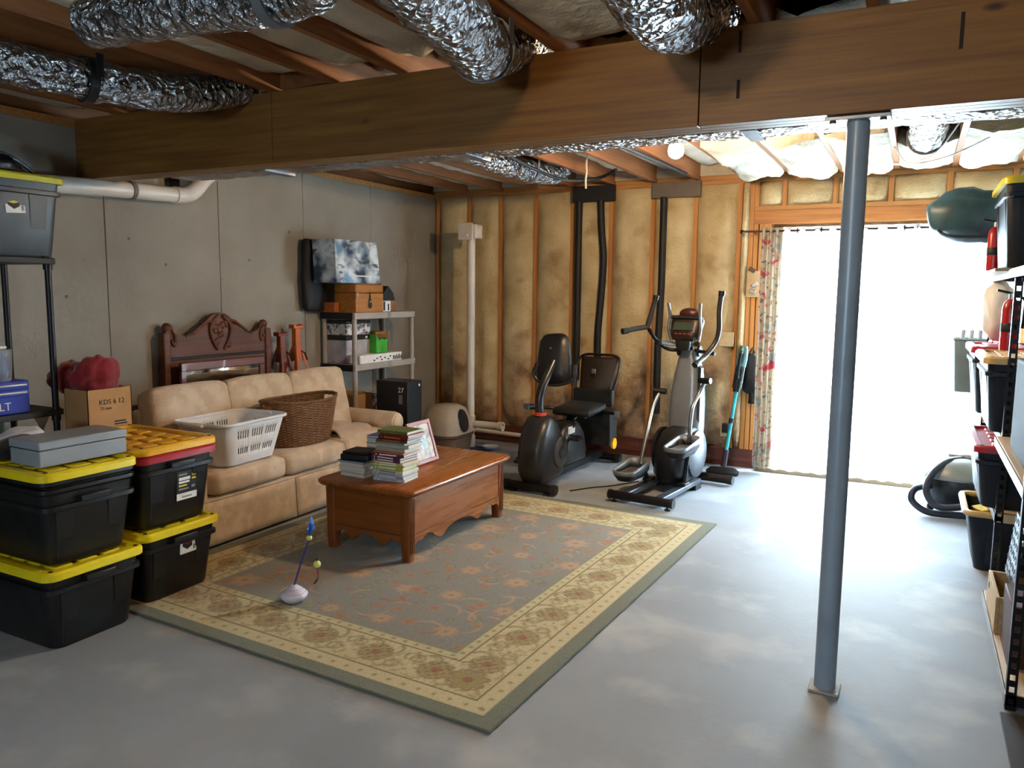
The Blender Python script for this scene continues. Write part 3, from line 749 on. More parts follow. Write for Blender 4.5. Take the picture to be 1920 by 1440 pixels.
# ------------------------------------------------------------------ cardboard carton with red cloth
card = mat('cardboard', '#b48a5c', rough=.85, col2='#a67c4f', nscale=5)
card_dark = mat('cardboard_dark', '#8a6743', rough=.85, col2='#7a5a39', nscale=5)
tag(B(-4.20, -3.985, 2.69, 2.97, .0, .66).build('cardboard_box', card_dark, bevel=.004), 'tall plain carton under the printed cardboard box', 'box')
cb = thing('cardboard_box', 'open cardboard box with black print beside the black rack', 'box', (-4.09, 2.83, .661))
bw = .10; bd = .135
w4 = MB(); w4.box(bw-.004, bw, -bd, bd, 0, .355).box(-bw, -bw+.004, -bd, bd, 0, .355).box(-bw, bw, -bd, -bd+.004, 0, .355).box(-bw, bw, bd-.004, bd, 0, .355).box(-bw, bw, -bd, bd, 0, .005)
w4.build('box_walls', card, cb, smooth=False)
text('KDS 6 12', .040, black_ink, cb, (bw+.0005, -.068, .268), (PI/2, 0, PI/2))
text('72 mm', .024, black_ink, cb, (bw+.0005, -.06, .238), (PI/2, 0, PI/2))
for k, (z, a) in enumerate(((.165, .09), (.150, .10))):
    B(bw, bw+.001, .02, .02+a*.8, z-.004, z+.004).build('printed_line', black_ink, cb, smooth=False)
def lumpy(cx, cy, z0, rx, ry, rz_, seed):
    mb = MB().ball((0, 0, 0), 1.0, 36, 22)
    def f(p):
        d = 1+.22*nz(p.x*1.6+seed, p.y*1.6, p.z*1.6)+.10*nz(p.x*4, p.y*4+seed, p.z*4)+.05*math.sin(7*p.x+9*p.y+5*nz(p.x*2, p.y*2, seed))
        return Vector((cx+p.x*d*rx, cy+p.y*d*ry, z0+rz_+p.z*d*rz_))
    return mb.move(f)
red_cloth = mat('red_fabric', '#8e1222', rough=.9, col2='#6d0c1b', nscale=9, sheen=.3)
rc = thing('red_cloth', 'rumpled red cloth spilling out of the cardboard box', 'cloth', (-4.1, 2.83, .9))
lumpy(-.015, .015, .05, .098, .145, .12, 33).build('cloth', red_cloth, rc, ang=180)
lumpy(-.20, .0, .06, .13, .12, .10, 41).build('cloth_fold', red_cloth, rc, ang=180)
# ------------------------------------------------------------------ sofa
fab = mat('beige_damask', '#d1bca4', rough=.85, col2='#c1a990', nscale=7, contrast=(.42, .6), bump=.15, bscale=120, sheen=.3)
overlay(fab, '#dbc9b2', 11, .52, .62, .6, off=(4, 2, 1))
sf = thing('sofa', 'beige damask three seat sofa with skirt along the concrete wall', 'sofa', (-4.06, 4.22, 0))
# local: x forward (+), y along; front face x=.33, back x=-.38 ; y -1.14 .. 1.14
Y0, Y1 = -.93, .93
B(-.36, .325, Y0-.165, Y1+.165, .10, .31).build('frame', fab, sf, bevel=.02)
for x in (-.3, .27):
    for y in (-1.01, 1.01): B(x-.03, x+.03, y-.03, y+.03, 0, .1).build('foot', wood('dark_foot', '#5a3a22', '#43291a', 'z'), sf, bevel=.004)
def skirt(y0, y1):
    def fn(u, v):
        y = y0+(y1-y0)*u; z = .025+.265*v
        return (.338+.012*(1-v)+.004*nz(y*6, z*4), y, z)
    return MB().grid(fn, 16, 5).build('skirt_panel', fab, sf, solid=.012, ang=180)
ysp = [Y0-.165, -.225, .42, Y1+.165]
for a, b in zip(ysp, ysp[1:]): skirt(a+.006, b-.006)
for y in ysp[1:-1]: B(.318, .330, y-.05, y+.05, .03, .29).build('pleat_inset', fab, sf, smooth=False)
def side_skirt(yy):
    def fn(u, v): return (-.34+.67*u, yy, .025+.265*v)
    MB().grid(fn, 8, 4).build('skirt_panel', fab, sf, solid=.012)
side_skirt(Y1+.166); side_skirt(Y0-.166)
MB().tube([(.335, Y0-.16, .297), (.335, Y1+.16, .297)], .006, 6).build('welt', fab, sf)
cy_ = [Y0, -.305, .315, Y1]
for k, (a, b) in enumerate(zip(cy_, cy_[1:])):
    cushion(.60, b-a-.006, .155, .045, .018, 9, .006, k).build('seat_cushion', fab, sf, loc=(.055, (a+b)/2, .388), ang=180)
    o = cushion(.20, b-a-.004, .52, .05, .016, 12, .006, k+7).build('back_cushion', fab, sf, loc=(-.215, (a+b)/2, .675), rot=(0, -.22, 0), ang=180)
B(-.38, -.27, Y0-.02, Y1+.02, .28, .80).build('back_frame', fab, sf, bevel=.03)
for s_ in (-1, 1):
    yc = s_*(Y1+.085)
    B(-.34, .30, yc-.075, yc+.075, .28, .50).build('arm', fab, sf, bevel=.02)
    r_ = MB().lathe([(.02, -.34), (.075, -.33), (.088, -.30), (.088, .27), (.078, .31), (.03, .318)], 20, c=(0, yc, .495), axis='x')
    ro = r_.build('arm_roll', fab, sf)
    MB().lathe([(.060, .31), (.066, .322), (.05, .328)], 18, c=(0, yc, .495), axis='x').build('arm_facing', fab, ro)
    B(.29, .322, yc-.06, yc+.06, .28, .47).build('arm_front', fab, sf, bevel=.01)
# blanket on the seat
bk = mat('pale_blanket', '#c9b3a3', rough=.95, col2='#bba391', nscale=8, sheen=.3)
def blanket():
    def fn(u, v):
        x = -.14+.42*v; y = .36+.40*u
        z = .475+.05*math.exp(-((u-.3)**2*9+(v-.3)**2*7))+.018*nz(x*12, y*12, 3)+.012
        if v > .85: z -= (v-.85)*.5
        return (x, y, z)
    return MB().grid(fn, 18, 16)
bo = thing('blanket', 'pale pink blanket rumpled on the sofa seat behind the books', 'blanket', (-4.06, 4.22, 0.02))
blanket().build('cloth', bk, bo, solid=.012, ang=180)

# ------------------------------------------------------------------ laundry basket with slots
lbk = thing('laundry_basket', 'white slotted plastic laundry basket on the sofa seat', 'basket', (-3.90, 3.62, .482), .06)
def lb2():
    """walls subdivided finely along the straight runs so that slots are narrow upright holes"""
    mb = MB(); H = .265; rows = [0, .035, .065, .105, .125, .165, .215, .24, H]; rings = []
    def ring(L, W, r, z):
        out = []; pts = [(W/2, -L/2+r), (W/2, L/2-r), (W/2-r, L/2), (-W/2+r, L/2), (-W/2, L/2-r), (-W/2, -L/2+r), (-W/2+r, -L/2), (W/2-r, -L/2)]
        ns = [38, 6, 26, 6, 38, 6, 26, 6]
        for q in range(8):
            a = pts[q]; b = pts[(q+1) % 8]
            for k in range(ns[q]):
                t = k/ns[q]
                if q % 2 == 0: out.append((a[0]+(b[0]-a[0])*t, a[1]+(b[1]-a[1])*t, z))
                else:
                    ang0 = {1: 0, 3: PI/2, 5: PI, 7: 1.5*PI}[q]; an = ang0+t*PI/2
                    c = {1: (W/2-r, L/2-r), 3: (-W/2+r, L/2-r), 5: (-W/2+r, -L/2+r), 7: (W/2-r, -L/2+r)}[q]
                    out.append((c[0]+r*math.cos(an), c[1]+r*math.sin(an), z))
        return out
    for z in rows:
        k = z/H; rings.append(ring(.47+.12*k, .33+.10*k, .08, z))
    n = len(rings[0]); fs = []; starts = [0, 38, 44, 70, 76, 114, 120, 146]
    def slot(j, i):
        if i not in (2, 5): return False
        for q, s0, c in ((0, 0, 38), (4, 76, 38), (2, 44, 26), (6, 120, 26)):
            if s0 <= j < s0+c:
                k = j-s0
                groups = ((3, 12), (15, 24), (27, 36)) if c == 38 else ((5, 21),)
                return any(a <= k < b and (k-a) % 2 == 0 for a, b in groups)
        return False
    for i in range(len(rows)-1):
        for j in range(n):
            if slot(j, i): continue
            j2 = (j+1) % n
            fs.append((i*n+j, i*n+j2, (i+1)*n+j2, (i+1)*n+j))
    fs.append(tuple(range(n-1, -1, -1)))
    mb.add([p for r in rings for p in r], fs)
    return mb, rings
m_, rg = lb2()
m_.build('slotted_wall', white_plastic, lbk, solid=.003, ang=50)
top = [Vector(p) for p in rg[-1]]
MB().tube([p+Vector((p.x*.04, p.y*.03, 0)) for p in top], .011, 8, closed=True, caps=False).build('rim', white_plastic, lbk)
for s_ in (-1, 1):
    MB().box(-.075, .075, s_*.31-.028, s_*.31+.028, .25, .272).build('handle', white_plastic, lbk, bevel=.008)
cushion(.24, .20, .12, .05, .02, 6, .04, 5).build('clothes', mat('dark_laundry', '#6e5d58', rough=.95, col2='#4d4450', nscale=12), lbk, loc=(-.02, -.05, .09))

# ------------------------------------------------------------------ wicker basket
wk = thing('wicker_basket', 'oval brown wicker basket standing on the sofa seat', 'basket', (-3.93, 4.285, .482), .0)
wic = mat('wicker', '#7d5630', rough=.7, col2='#5c3c1e', nscale=30, contrast=(.3, .7), bump=.3, bscale=90)
def wicker():
    nA, nR = 120, 34; rings = []; H = .315
    for i in range(nR+1):
        t = i/nR; z = H*t; rx = .15+.035*t; ry = .265+.075*t
        ring = []
        for j in range(nA):
            a = 2*PI*j/nA; w_ = .0035*(1 if (j//3+i) % 2 else -1)
            dz = .02*math.cos(2*a)*-1*max(0, t-.6)
            ring.append(((rx+w_)*math.cos(a), (ry+w_)*math.sin(a), z+dz))
        rings.append(ring)
    mb = MB(); n = nA; vs = [p for r in rings for p in r]; fs = [tuple(range(n-1, -1, -1))]
    for i in range(nR):
        for j in range(n):
            a = 2*PI*j/nA
            hole = 28 <= i <= 31 and (abs(math.cos(a)) < .24)
            if hole: continue
            j2 = (j+1) % n; fs.append((i*n+j, i*n+j2, (i+1)*n+j2, (i+1)*n+j))
    mb.add(vs, fs); return mb, rings
m_, rg = wicker()
m_.build('woven_wall', wic, wk, solid=.008, ang=20)
MB().tube([Vector(p) for p in rg[-1]][::2], .010, 8, closed=True, caps=False).build('rim', wic, wk)

# ------------------------------------------------------------------ carved headboard with mirror frame
dw = wood('dark_oak', '#6c3d24', '#4c2814', 'y', rough=.6, coat=.0)
hb = thing('headboard', 'carved dark oak headboard with arched crest leaning on the wall', 'headboard', (-4.60, 4.165, .0))
def crest():
    pts = [(-.475, .62), (-.475, 1.25), (-.47, 1.30), (-.44, 1.325), (-.41, 1.31), (-.395, 1.275), (-.36, 1.255), (-.30, 1.245), (-.24, 1.25), (-.20, 1.275), (-.17, 1.315), (-.13, 1.34), (-.09, 1.375), (-.05, 1.395), (0, 1.40)]
    full = pts + [(-a, b) for a, b in pts[-2::-1]]
    return full
MB().prism(crest(), -.02, .02, 'yz').build('panel', dw, hb, bevel=.004)
for s_ in (-1, 1):
    MB().box(-.03, .035, s_*.475-.028, s_*.475+.028, 0, 1.27).build('post', dw, hb, bevel=.008)
    MB().ball((.0, s_*.45, 1.305), .034, sq=(.9, 1, 1)).build('scroll_end', dw, hb)
    MB().tube(spline([(.024, s_*.43, 1.29), (.026, s_*.40, 1.24), (.026, s_*.41, 1.18), (.024, s_*.435, 1.22)], 6), .011, 8).build('carved_leaf', dw, hb)
    MB().tube(spline([(.024, s_*.31, 1.24), (.026, s_*.25, 1.262), (.028, s_*.19, 1.30), (.03, s_*.13, 1.335), (.03, s_*.08, 1.33), (.03, s_*.10, 1.30)], 6), [.006]*6+[.012]*19+[.006]*6, 8).build('carved_scroll', dw, hb)
    MB().tube(spline([(.026, s_*.02, 1.38), (.03, s_*.09, 1.31), (.03, s_*.085, 1.22), (.028, s_*.03, 1.13)], 6), .011, 8).build('carved_scroll', dw, hb)
for k in range(16):
    rr = random.Random(k); a = rr.uniform(-.085, .085); z = rr.uniform(1.16, 1.36)
    MB().ball((.022, a, z), rr.uniform(.014, .026), 8, 6, sq=(.7, 1, 1.2)).build('carved_petal', dw, hb)
B(.0, .03, -.45, .45, 1.075, 1.095).build('moulding', black_matte, hb, bevel=.004)
fr = thing('mirror_frame', 'reddish wood framed mirror propped before the carved headboard', 'mirror', (-4.50, 4.12, .0))
rw = wood('red_wood', '#7a3f28', '#5a2b1b', 'y', rough=.4, coat=.2)
for a in ((-.39, -.345), (.345, .39)): B(-.013, .013, a[0], a[1], .3, 1.03).build('frame_side', rw, fr, bevel=.004)
B(-.015, .015, -.39, .39, 1.0, 1.062).build('frame_top', rw, fr, bevel=.006)
B(-.012, .012, -.39, .39, .3, .35).build('frame_bottom', rw, fr, bevel=.004)
mir = mat('mirror_silver', '#cfcfca', rough=.04, metal=1.0, col2='#c8c8c4')
B(-.008, .002, -.35, .35, .34, 1.01).build('mirror_glass', mir, fr, smooth=False)
B(-.02, .01, -.33, -.29, 0, .31).build('stand_leg', rw, fr, smooth=False); B(-.02, .01, .29, .33, 0, .31).build('stand_leg', rw, fr, smooth=False)

# ------------------------------------------------------------------ jack stands on a carton behind the sofa
tag(B(-4.63, -4.455, 4.68, 5.10, 0, .872).build('cardboard_box', card_dark, bevel=.004), 'plain carton behind the sofa under the jack stands', 'box')
orange = mat('orange_enamel', '#c4641c', rough=.5, col2='#ab5214', nscale=6)
def jack(label, loc, m, h, rz=0):
    t = thing('jack_stand', label, 'jack stand', loc, rz, 'jack stands behind the sofa')
    for sx in (-1, 1):
        for sy in (-1, 1):
            MB().add([(sx*.085, sy*.082, 0), (sx*.055, sy*.082, 0), (sx*.085, sy*.05, 0), (sx*.03, sy*.035, .22), (sx*.015, sy*.035, .22), (sx*.03, sy*.018, .22)],
                     [(0, 1, 2), (3, 5, 4), (0, 3, 4, 1), (1, 4, 5, 2), (2, 5, 3, 0)]).build('leg', m, t, smooth=False)
    B(-.085, .085, -.082, -.072, .0, .03).build('foot_bar', m, t, smooth=False); B(-.085, .085, .072, .082, 0, .03).build('foot_bar', m, t, smooth=False)
    MB().loft([rrect(.075, .09, .015, .12, 3), rrect(.06, .07, .015, .24, 3)]).build('collar', m, t, smooth=False)
    B(-.022, .022, -.03, .03, .14, h-.02).build('ratchet_post', m, t, bevel=.003)
    MB().prism([(-.055, h+.005), (-.055, h-.03), (.055, h-.03), (.055, h+.005), (.02, h-.008), (-.02, h-.008)], -.03, .03, 'yz').build('saddle', m, t, bevel=.003)
    MB().tube([(.03, .02, .2), (.045, .05, .18), (.045, .075, .12)], .007, 6).build('lever', black_metal, t)
    return t
jack('bright orange jack stand standing behind the sofa corner', (-4.545, 4.93, .872), orange, .415)
jack('orange jack stand with black saddle next to the headboard', (-4.545, 4.755, .872), mat('dark_orange_enamel', '#8d3a1c', rough=.5, col2='#5a2a1c', nscale=9), .36)
# ------------------------------------------------------------------ grey plastic shelving in the corner
su = thing('shelving_unit', 'grey plastic three tier shelving unit in the concrete corner', 'shelf', (-4.46, 5.805, 0))
gp_ = mat('grey_resin', '#a79e97', rough=.5, col2='#9a918a', nscale=5)
for x in (-.165, .165):
    for y in (-.43, .43): MB().lathe([(.024, 0), (.022, 1.33)], 14, c=(x, y, 0)).build('leg_post', gp_, su)
for z in (.40, .875, 1.325):
    B(-.19, .19, -.455, .455, z, z+.058).build('shelf_deck', gp_, su, bevel=.006)
    B(-.188, .165, -.4585, -.454, z-.001, z+.056).build('end_trim', black_matte, su, smooth=False)
    B(.189, .192, .02, .07, z, z+.058).build('edge_sticker', mat('faded_sticker', '#8f8e86', rough=.6), su, smooth=False)
wood_box = wood('chest_pine', '#b0752c', '#93591c', 'y', rough=.45, coat=.2)
TOPZ = 1.384
ch = thing('wooden_chest', 'small honey pine chest with black painted figure on grey shelving', 'chest', (-4.395, 5.575, TOPZ))
B(-.115, .115, -.195, .195, 0, .165).build('chest_body', wood_box, ch, bevel=.004)
B(-.118, .118, -.198, .198, .168, .245).build('chest_lid', wood_box, ch, bevel=.012)
for z, r in ((.19, .010), (.165, .012), (.14, .016), (.10, .024), (.065, .030)):
    MB().ball((.116, .0, z), r, 8, 6, sq=(.25, 1, 1.1)).build('painted_figure', black_ink, ch)
MB().ball((.119, .002, .095), .012, 8, 6, sq=(.25, 1, 1)).build('painted_figure', white_paper, ch)
MB().ball((.119, -.004, .055), .012, 8, 6, sq=(.25, 1, 1)).build('painted_figure', white_paper, ch)
B(.116, .122, -.185, -.165, .13, .17).build('clasp', galv, ch, bevel=.002)
ga = mat('abstract_box_print', '#d3dde6', rough=.4, col2='#1d3d58', nscale=5.5, contrast=(.40, .62))
overlay(ga, '#141a26', 4.2, .55, .63, .9, stretch=(1, 1.0, 2.6), off=(3, 1, 4)); overlay(ga, '#4d92bd', 6.5, .56, .68, .8, off=(7, 2, 1))
pk = thing('game_carton', 'big blue and white printed carton tilted on top of the chest', 'box', (-4.395, 5.42, TOPZ+.252))
pko = MB().box(-.115, .125, -.30, .30, 0, .36)
pko.move(lambda p: Vector((p.x-.02*p.z/.36, p.y*(1-.05*p.z/.36)-.01*p.z/.36, p.z)))
pko.build('carton', ga, pk, bevel=.004)
B(.120, .1235, -.06, .17, .055, .066).build('title_strip', white_paper, pk, smooth=False)
tag(B(-.10, .06, -.06, .0, 0, .085).build('small_box', mat('orange_card', '#b0602a', rough=.6, col2='#94501f'), bevel=.003, loc=(-4.51, 5.365, TOPZ)), 'small orange box squeezed beside the pine chest', 'box')
bh = thing('bird_house', 'white and black little house ornament on grey shelving', 'ornament', (-4.40, 5.885, TOPZ))
B(-.07, .07, -.065, .065, 0, .10).build('house_body', white_paint, bh, bevel=.003)
MB().prism([(-.10, .10), (.10, .10), (.075, .17), (.0, .235), (-.075, .17)], -.095, .095, 'yz').build('house_roof', black_matte, bh, bevel=.004)
for y, w_, h in ((-.035, .022, .08), (.03, .016, .06)): B(.070, .074, y-w_/2, y+w_/2, .01, .01+h).build('painted_door', black_ink, bh, smooth=False)
MB().tube([(0, 0, .23), (0, -.01, .27)], .012, 8).build('chimney', black_matte, bh)
tag(B(-.06, .06, -.065, .065, 0, .105).build('small_box', mat('tan_card', '#9a7040', rough=.7), bevel=.003, loc=(-4.47, 6.09, TOPZ)), 'tan little box at the far end of the grey shelving', 'box')
tag(cushion(.09, .26, .60, .04, .01, 7, .015, 3).build('garment_bag', mat('black_nylon', '#0c0c0f', rough=.7), loc=(-4.60, 5.22, 1.70), ang=180), 'black garment bag hanging on the wall behind the printed carton', 'bag')
S2 = .934
# middle tier
dc = thing('drawer_organizer', 'clear plastic craft organizer with black lid on the middle tier', 'organizer', (-4.52, 5.59, S2))
clearc = mat('frosted_plastic', '#b9b3b5', rough=.3, col2='#9d97a0', nscale=9)
B(-.12, .12, -.20, .15, 0, .205).build('organizer_body', clearc, dc, bevel=.008)
overlay(clearc, '#8c2e52', 7, .58, .66, .8, off=(1, 4, 2)); overlay(clearc, '#5c4a8e', 8, .62, .7, .7, off=(6, 2, 2))
B(-.125, .125, -.205, .155, .206, .245).build('organizer_lid', black_plastic, dc, bevel=.006)
B(.125, .129, .06, .09, .215, .232).build('latch', white_plastic, dc, smooth=False)
db = thing('craft_box', 'grey patterned craft box stacked on the clear organizer', 'box', (-4.52, 5.58, S2+.247))
pat = mat('patterned_card', '#cfcac6', rough=.6, col2='#5a5560', nscale=22, contrast=(.42, .5))
B(-.115, .115, -.18, .155, 0, .10).build('box_body', pat, db, bevel=.004)
B(-.12, .12, -.185, .16, .101, .125).build('box_lid', black_plastic, db, bevel=.004)
gb = thing('green_box', 'bright green open gift box on the middle grey shelf', 'box', (-4.37, 5.80, S2+.077))
gm2 = mat('green_card', '#3faa2e', rough=.5, col2='#2f8f22')
for y in (-.042, .042):
    MB().prism([(y-.04, 0), (y+.04, 0), (y+.042, .13), (y-.0, .115), (y-.042, .17 if y < 0 else .13)], -.05, .05, 'yz').build('gift_pouch', gm2, gb, smooth=False)
wbx = thing('shoe_box', 'low white box with black printed figures on the middle shelf', 'box', (-4.40, 5.785, S2))
B(.01, .125, -.36, .26, 0, .075).build('box_body', white_paper, wbx, bevel=.003)
rr = random.Random(9)
for k in range(9):
    y = .125+.016*k; h = rr.uniform(.03, .05); B(.125, .1262, y-.005, y+.005, .01, .01+h).build('printed_figure', black_ink, wbx, smooth=False)
for y, z in ((-.16, .02), (-.12, .035), (-.07, .045), (-.05, .02), (.0, .035), (.05, .02), (.08, .045)): MB().ball((.125, y, z), .010, 8, 5, sq=(.12, 1.5, .7)).build('printed_figure', black_ink, wbx)
ob = thing('puzzle_box', 'orange brown puzzle box standing at the back of the middle shelf', 'box', (-4.50, 5.95, S2))
B(-.11, .08, -.11, .085, 0, .26).build('carton', mat('puzzle_card', '#a5651f', rough=.6, col2='#5f2e18', nscale=9, contrast=(.4, .6)), ob, bevel=.003)
B(.08, .082, -.10, .03, .14, .24).build('front_print', mat('puzzle_print', '#4e2418', rough=.5, col2='#8a5a2a', nscale=20), ob, smooth=False)
# lower tier
tag(B(-.15, .13, -.12, .12, 0, .20).build('cardboard_box', card, bevel=.004, loc=(-4.45, 5.53, .459)), 'brown cardboard box on the lowest grey shelf', 'box')
tag(B(-.15, .12, -.16, .16, 0, .17).build('patterned_box', pat, bevel=.004, loc=(-4.45, 5.88, .459)), 'grey patterned box on the lowest grey shelf', 'box')

# ------------------------------------------------------------------ black monitor carton
mc = thing('monitor_carton', 'black monitor carton marked 27 behind the sofa arm', 'box', (-4.005, 5.62, 0))
blk_card = mat('black_card', '#101114', rough=.5, col2='#0c0d10')
B(-.165, .165, -.11, .11, 0, .795).build('carton', blk_card, mc, bevel=.004)
text('27', .062, white_paper, mc, (.065, -.1105, .70), (PI/2, 0, 0))
for k in range(3): B(.075+.014*k, .082+.014*k, -.1112, -.110, .60, .68).build('printed_line', grey_ink, mc, smooth=False)
MB().lathe([(.012, 0), (.012, .001)], 10, axis='x', c=(.165, .07, .755)).build('round_sticker', white_paper, mc)

# ------------------------------------------------------------------ litter box on mat
lt = thing('litter_box', 'domed beige cat litter box with dark flap by the corner', 'litter box', (-4.035, 6.46, .012))
be = mat('beige_plastic', '#b5aa9b', rough=.45, col2='#a99d8d'); br = mat('taupe_plastic', '#6d5b4b', rough=.5, col2='#5f4e40')
MB().loft([rrect(.36, .40, .08, 0), rrect(.40, .44, .09, .16), rrect(.43, .47, .10, .165), rrect(.43, .47, .10, .185)]).build('tray', br, lt, ang=50)
MB().loft([rrect(.42, .46, .10, .186), rrect(.42, .46, .12, .22), rrect(.40, .43, .13, .33), rrect(.34, .37, .14, .42), rrect(.24, .27, .12, .455), rrect(.10, .12, .05, .465)]).build('dome', be, lt, ang=60)
fl = MB(); fl.loft([[(.0, .085*math.cos(a)*s_, .115*math.sin(a)*s_) for a in [2*PI*k/20 for k in range(20)]] for s_ in (1.0,)] + [[(.012, .08*math.cos(a), .11*math.sin(a)) for a in [2*PI*k/20 for k in range(20)]]])
fl.build('flap', mat('dark_flap', '#26282c', rough=.35), lt, loc=(.196, -.02, .318), rot=(0, -.25, 0))
tag(B(-.30, .34, -.30, .34, 0, .011).build('floor_mat', mat('blue_mat', '#26468c', rough=.8, col2='#1e3972'), bevel=.004, loc=(-3.99, 6.48, 0)), 'blue mat under the litter box', 'mat')
ds = thing('pet_dish', 'small white dish on the floor beside the vent pipe', 'dish', (-3.72, 6.78, 0))
MB().lathe([(.055, 0), (.07, .012), (.085, .035), (.078, .037), (.06, .016), (.01, .012)], 22).build('bowl', white_plastic, ds)
# ------------------------------------------------------------------ area rug
def make_rug():
    W, Ln = 2.46, 2.96; d = .0076
    nx, ny = int(W/d), int(Ln/d)
    x = (np.arange(nx+1)/nx)*W; y = (np.arange(ny+1)/ny)*Ln
    X, Y = np.meshgrid(x, y)                      # local, origin = left front corner
    E = np.minimum(np.minimum(X, W-X), np.minimum(Y, Ln-Y))   # distance to the edge
    def L(h): return np.array(lin(h)[:3])
    sage, cream, tan, brown, blue = L('#6d705f'), L('#b9ab83'), L('#937f52'), L('#62502f'), L('#7b786e')
    rust, peach, olive, dark = L('#8f5c44'), L('#a88a6e'), L('#7c7a55'), L('#5b5a58')
    C = np.zeros(X.shape+(3,)); C[:] = blue
    rs = np.random.RandomState(4)
    def blend(mask, col, a=1.0):
        m = np.clip(mask, 0, 1)[..., None]*a
        C[:] = C*(1-m)+col*m
    def disc(cx, cy, r, col, a=1.0, soft=.006): blend((r-np.hypot(X-cx, Y-cy))/soft, col, a)
    def local(cx, cy, r):
        i0 = max(0, int((cx-r)/W*nx)); i1 = min(nx+1, int((cx+r)/W*nx)+2); j0 = max(0, int((cy-r)/Ln*ny)); j1 = min(ny+1, int((cy+r)/Ln*ny)+2)
        return slice(j0, j1), slice(i0, i1)
    def flower(cx, cy, r, petals, c1, c2, c3, ph=0.0, a=1.0):
        s = local(cx, cy, r*1.15); x_, y_ = X[s]-cx, Y[s]-cy
        rr = np.hypot(x_, y_); th = np.arctan2(y_, x_)+ph
        edge = r*(.72+.28*np.abs(np.cos(th*petals/2)))
        sub = C[s]
        for e, col in ((edge, c1), (edge*.62, c2), (np.full_like(rr, r*.25), c3)):
            m = np.clip((e-rr)/.008, 0, 1)[..., None]*a; sub = sub*(1-m)+col*m
        ring = np.clip(1-np.abs(rr-edge*.85)/.008, 0, 1)[..., None]*.5; sub = sub*(1-ring)+c3*ring
        C[s] = sub
    def arc(cx, cy, r, a0, a1, w_, col, a=1.0):
        s = local(cx, cy, r+w_*2); x_, y_ = X[s]-cx, Y[s]-cy
        rr = np.hypot(x_, y_); th = np.mod(np.arctan2(y_, x_)-a0, 2*PI)
        t = th/(a1-a0); taper = np.where(t < 1, np.sin(np.clip(t, 0, 1)*PI), 0)
        m = (np.clip((w_*taper-np.abs(rr-r))/.006+.0, 0, 1)*(t < 1))[..., None]*a
        C[s] = C[s]*(1-m)+col*m
    B0 = .44                                       # full border depth
    # field scatter
    gx_, gy_ = 5, 6
    for i in range(gx_):
        for j in range(gy_):
            cx = B0+.12+(W-2*B0-.24)*i/(gx_-1)+rs.uniform(-.05, .05)+(.11 if j % 2 else -.05); cy = B0+.12+(Ln-2*B0-.24)*j/(gy_-1)+rs.uniform(-.05, .05)
            cx = min(max(cx, B0+.05), W-B0-.05)
            flower(cx, cy, rs.uniform(.06, .10), rs.choice([6, 8, 10]), peach, L('#a88a62'), rust, rs.uniform(0, 3), .62)
            for q in range(12):
                an = rs.uniform(0, 2*PI); R_ = rs.uniform(.10, .22)
                px_, py_ = cx+R_*math.cos(an), cy+R_*math.sin(an)
                if not (B0+.02 < px_ < W-B0-.02 and B0+.02 < py_ < Ln-B0-.02): continue
                kind = rs.randint(0, 4)
                if kind == 0: arc(px_, py_, rs.uniform(.04, .08), (a_ := rs.uniform(0, 6)), a_+rs.uniform(1.2, 2.4), .012, rust, .85)
                elif kind == 1: arc(px_, py_, rs.uniform(.05, .10), (a_ := rs.uniform(0, 6)), a_+rs.uniform(1.5, 3.2), .012, peach, .7)
                elif kind == 2: flower(px_, py_, rs.uniform(.025, .05), 5, L('#9c7358'), rust, olive, rs.uniform(0, 3), .7)
                else: flower(px_, py_, rs.uniform(.02, .04), 4, olive, L('#8e8258'), dark, rs.uniform(0, 3), .6)
    # border bands
    band = lambda a, b: ((E >= a) & (E < b)).astype(float)
    blend(band(0, .072), sage); blend(band(.072, .145), cream); blend(band(.145, .155), brown); blend(band(.155, .385), cream)
    blend(band(.385, .395), brown); blend(band(.395, .44), L('#b3a67c')); blend(band(.436, .444), olive)
    # motif along each side in side coordinates (s along, e depth)
    def border(sx, e, mask, length, off):
        n = max(1, round((length-.6)/.30)); p = (length-.54)/n
        u = np.mod(sx-.27, p)/p; cdx = (u-.5)*p; ce_ = e-.27
        rr = np.hypot(cdx, ce_); th = np.arctan2(ce_, cdx)
        fl = np.clip((.085*(.7+.3*np.abs(np.cos(th*4)))-rr)/.008, 0, 1)*mask
        rg = np.clip(1-np.abs(rr-.075)/.010, 0, 1)*mask
        blend(fl, tan, .85); blend(rg*.9, brown, .6); blend(np.clip((.028-rr)/.008, 0, 1)*mask, L('#8f4f3c'), .8)
        spots = np.clip((np.sin(sx*140)*np.sin(e*150)-.35)*3, 0, 1)*mask*np.clip((.082-rr)/.01, 0, 1); blend(spots, brown, .7)
        du = np.minimum(u, 1-u)*p; r2 = np.hypot(du, (e-.27)*1.0)
        vine = np.clip(1-np.abs((e-.27)-.075*np.cos(2*PI*u))/.011, 0, 1)*mask; blend(vine, tan, .8)
        for q_, r_q, w_q in ((.25, .045, .010), (.75, .045, .010), (.12, .03, .008), (.88, .03, .008)):
            dd = np.hypot((u-q_)*p, (e-.27)-(.045 if q_ < .5 else -.045)); blend(np.clip(1-np.abs(dd-r_q)/w_q, 0, 1)*mask, tan if r_q > .04 else brown, .75)
        for q_ in (0.0, .33, .66, 1.0):
            for sg_ in (-1, 1):
                du_ = (u-q_)*p; de_ = e-.27-sg_*.055; r_ = np.hypot(du_, de_); t_ = np.mod(np.arctan2(de_*sg_, du_)+1.2+q_*3, 2*PI)
                sp_ = np.clip(1-np.abs(r_-.018-.008*t_)/(.004+.0022*t_), 0, 1)*mask*(t_ < 4.6)
                blend(sp_, brown if sg_ > 0 else tan, .8)
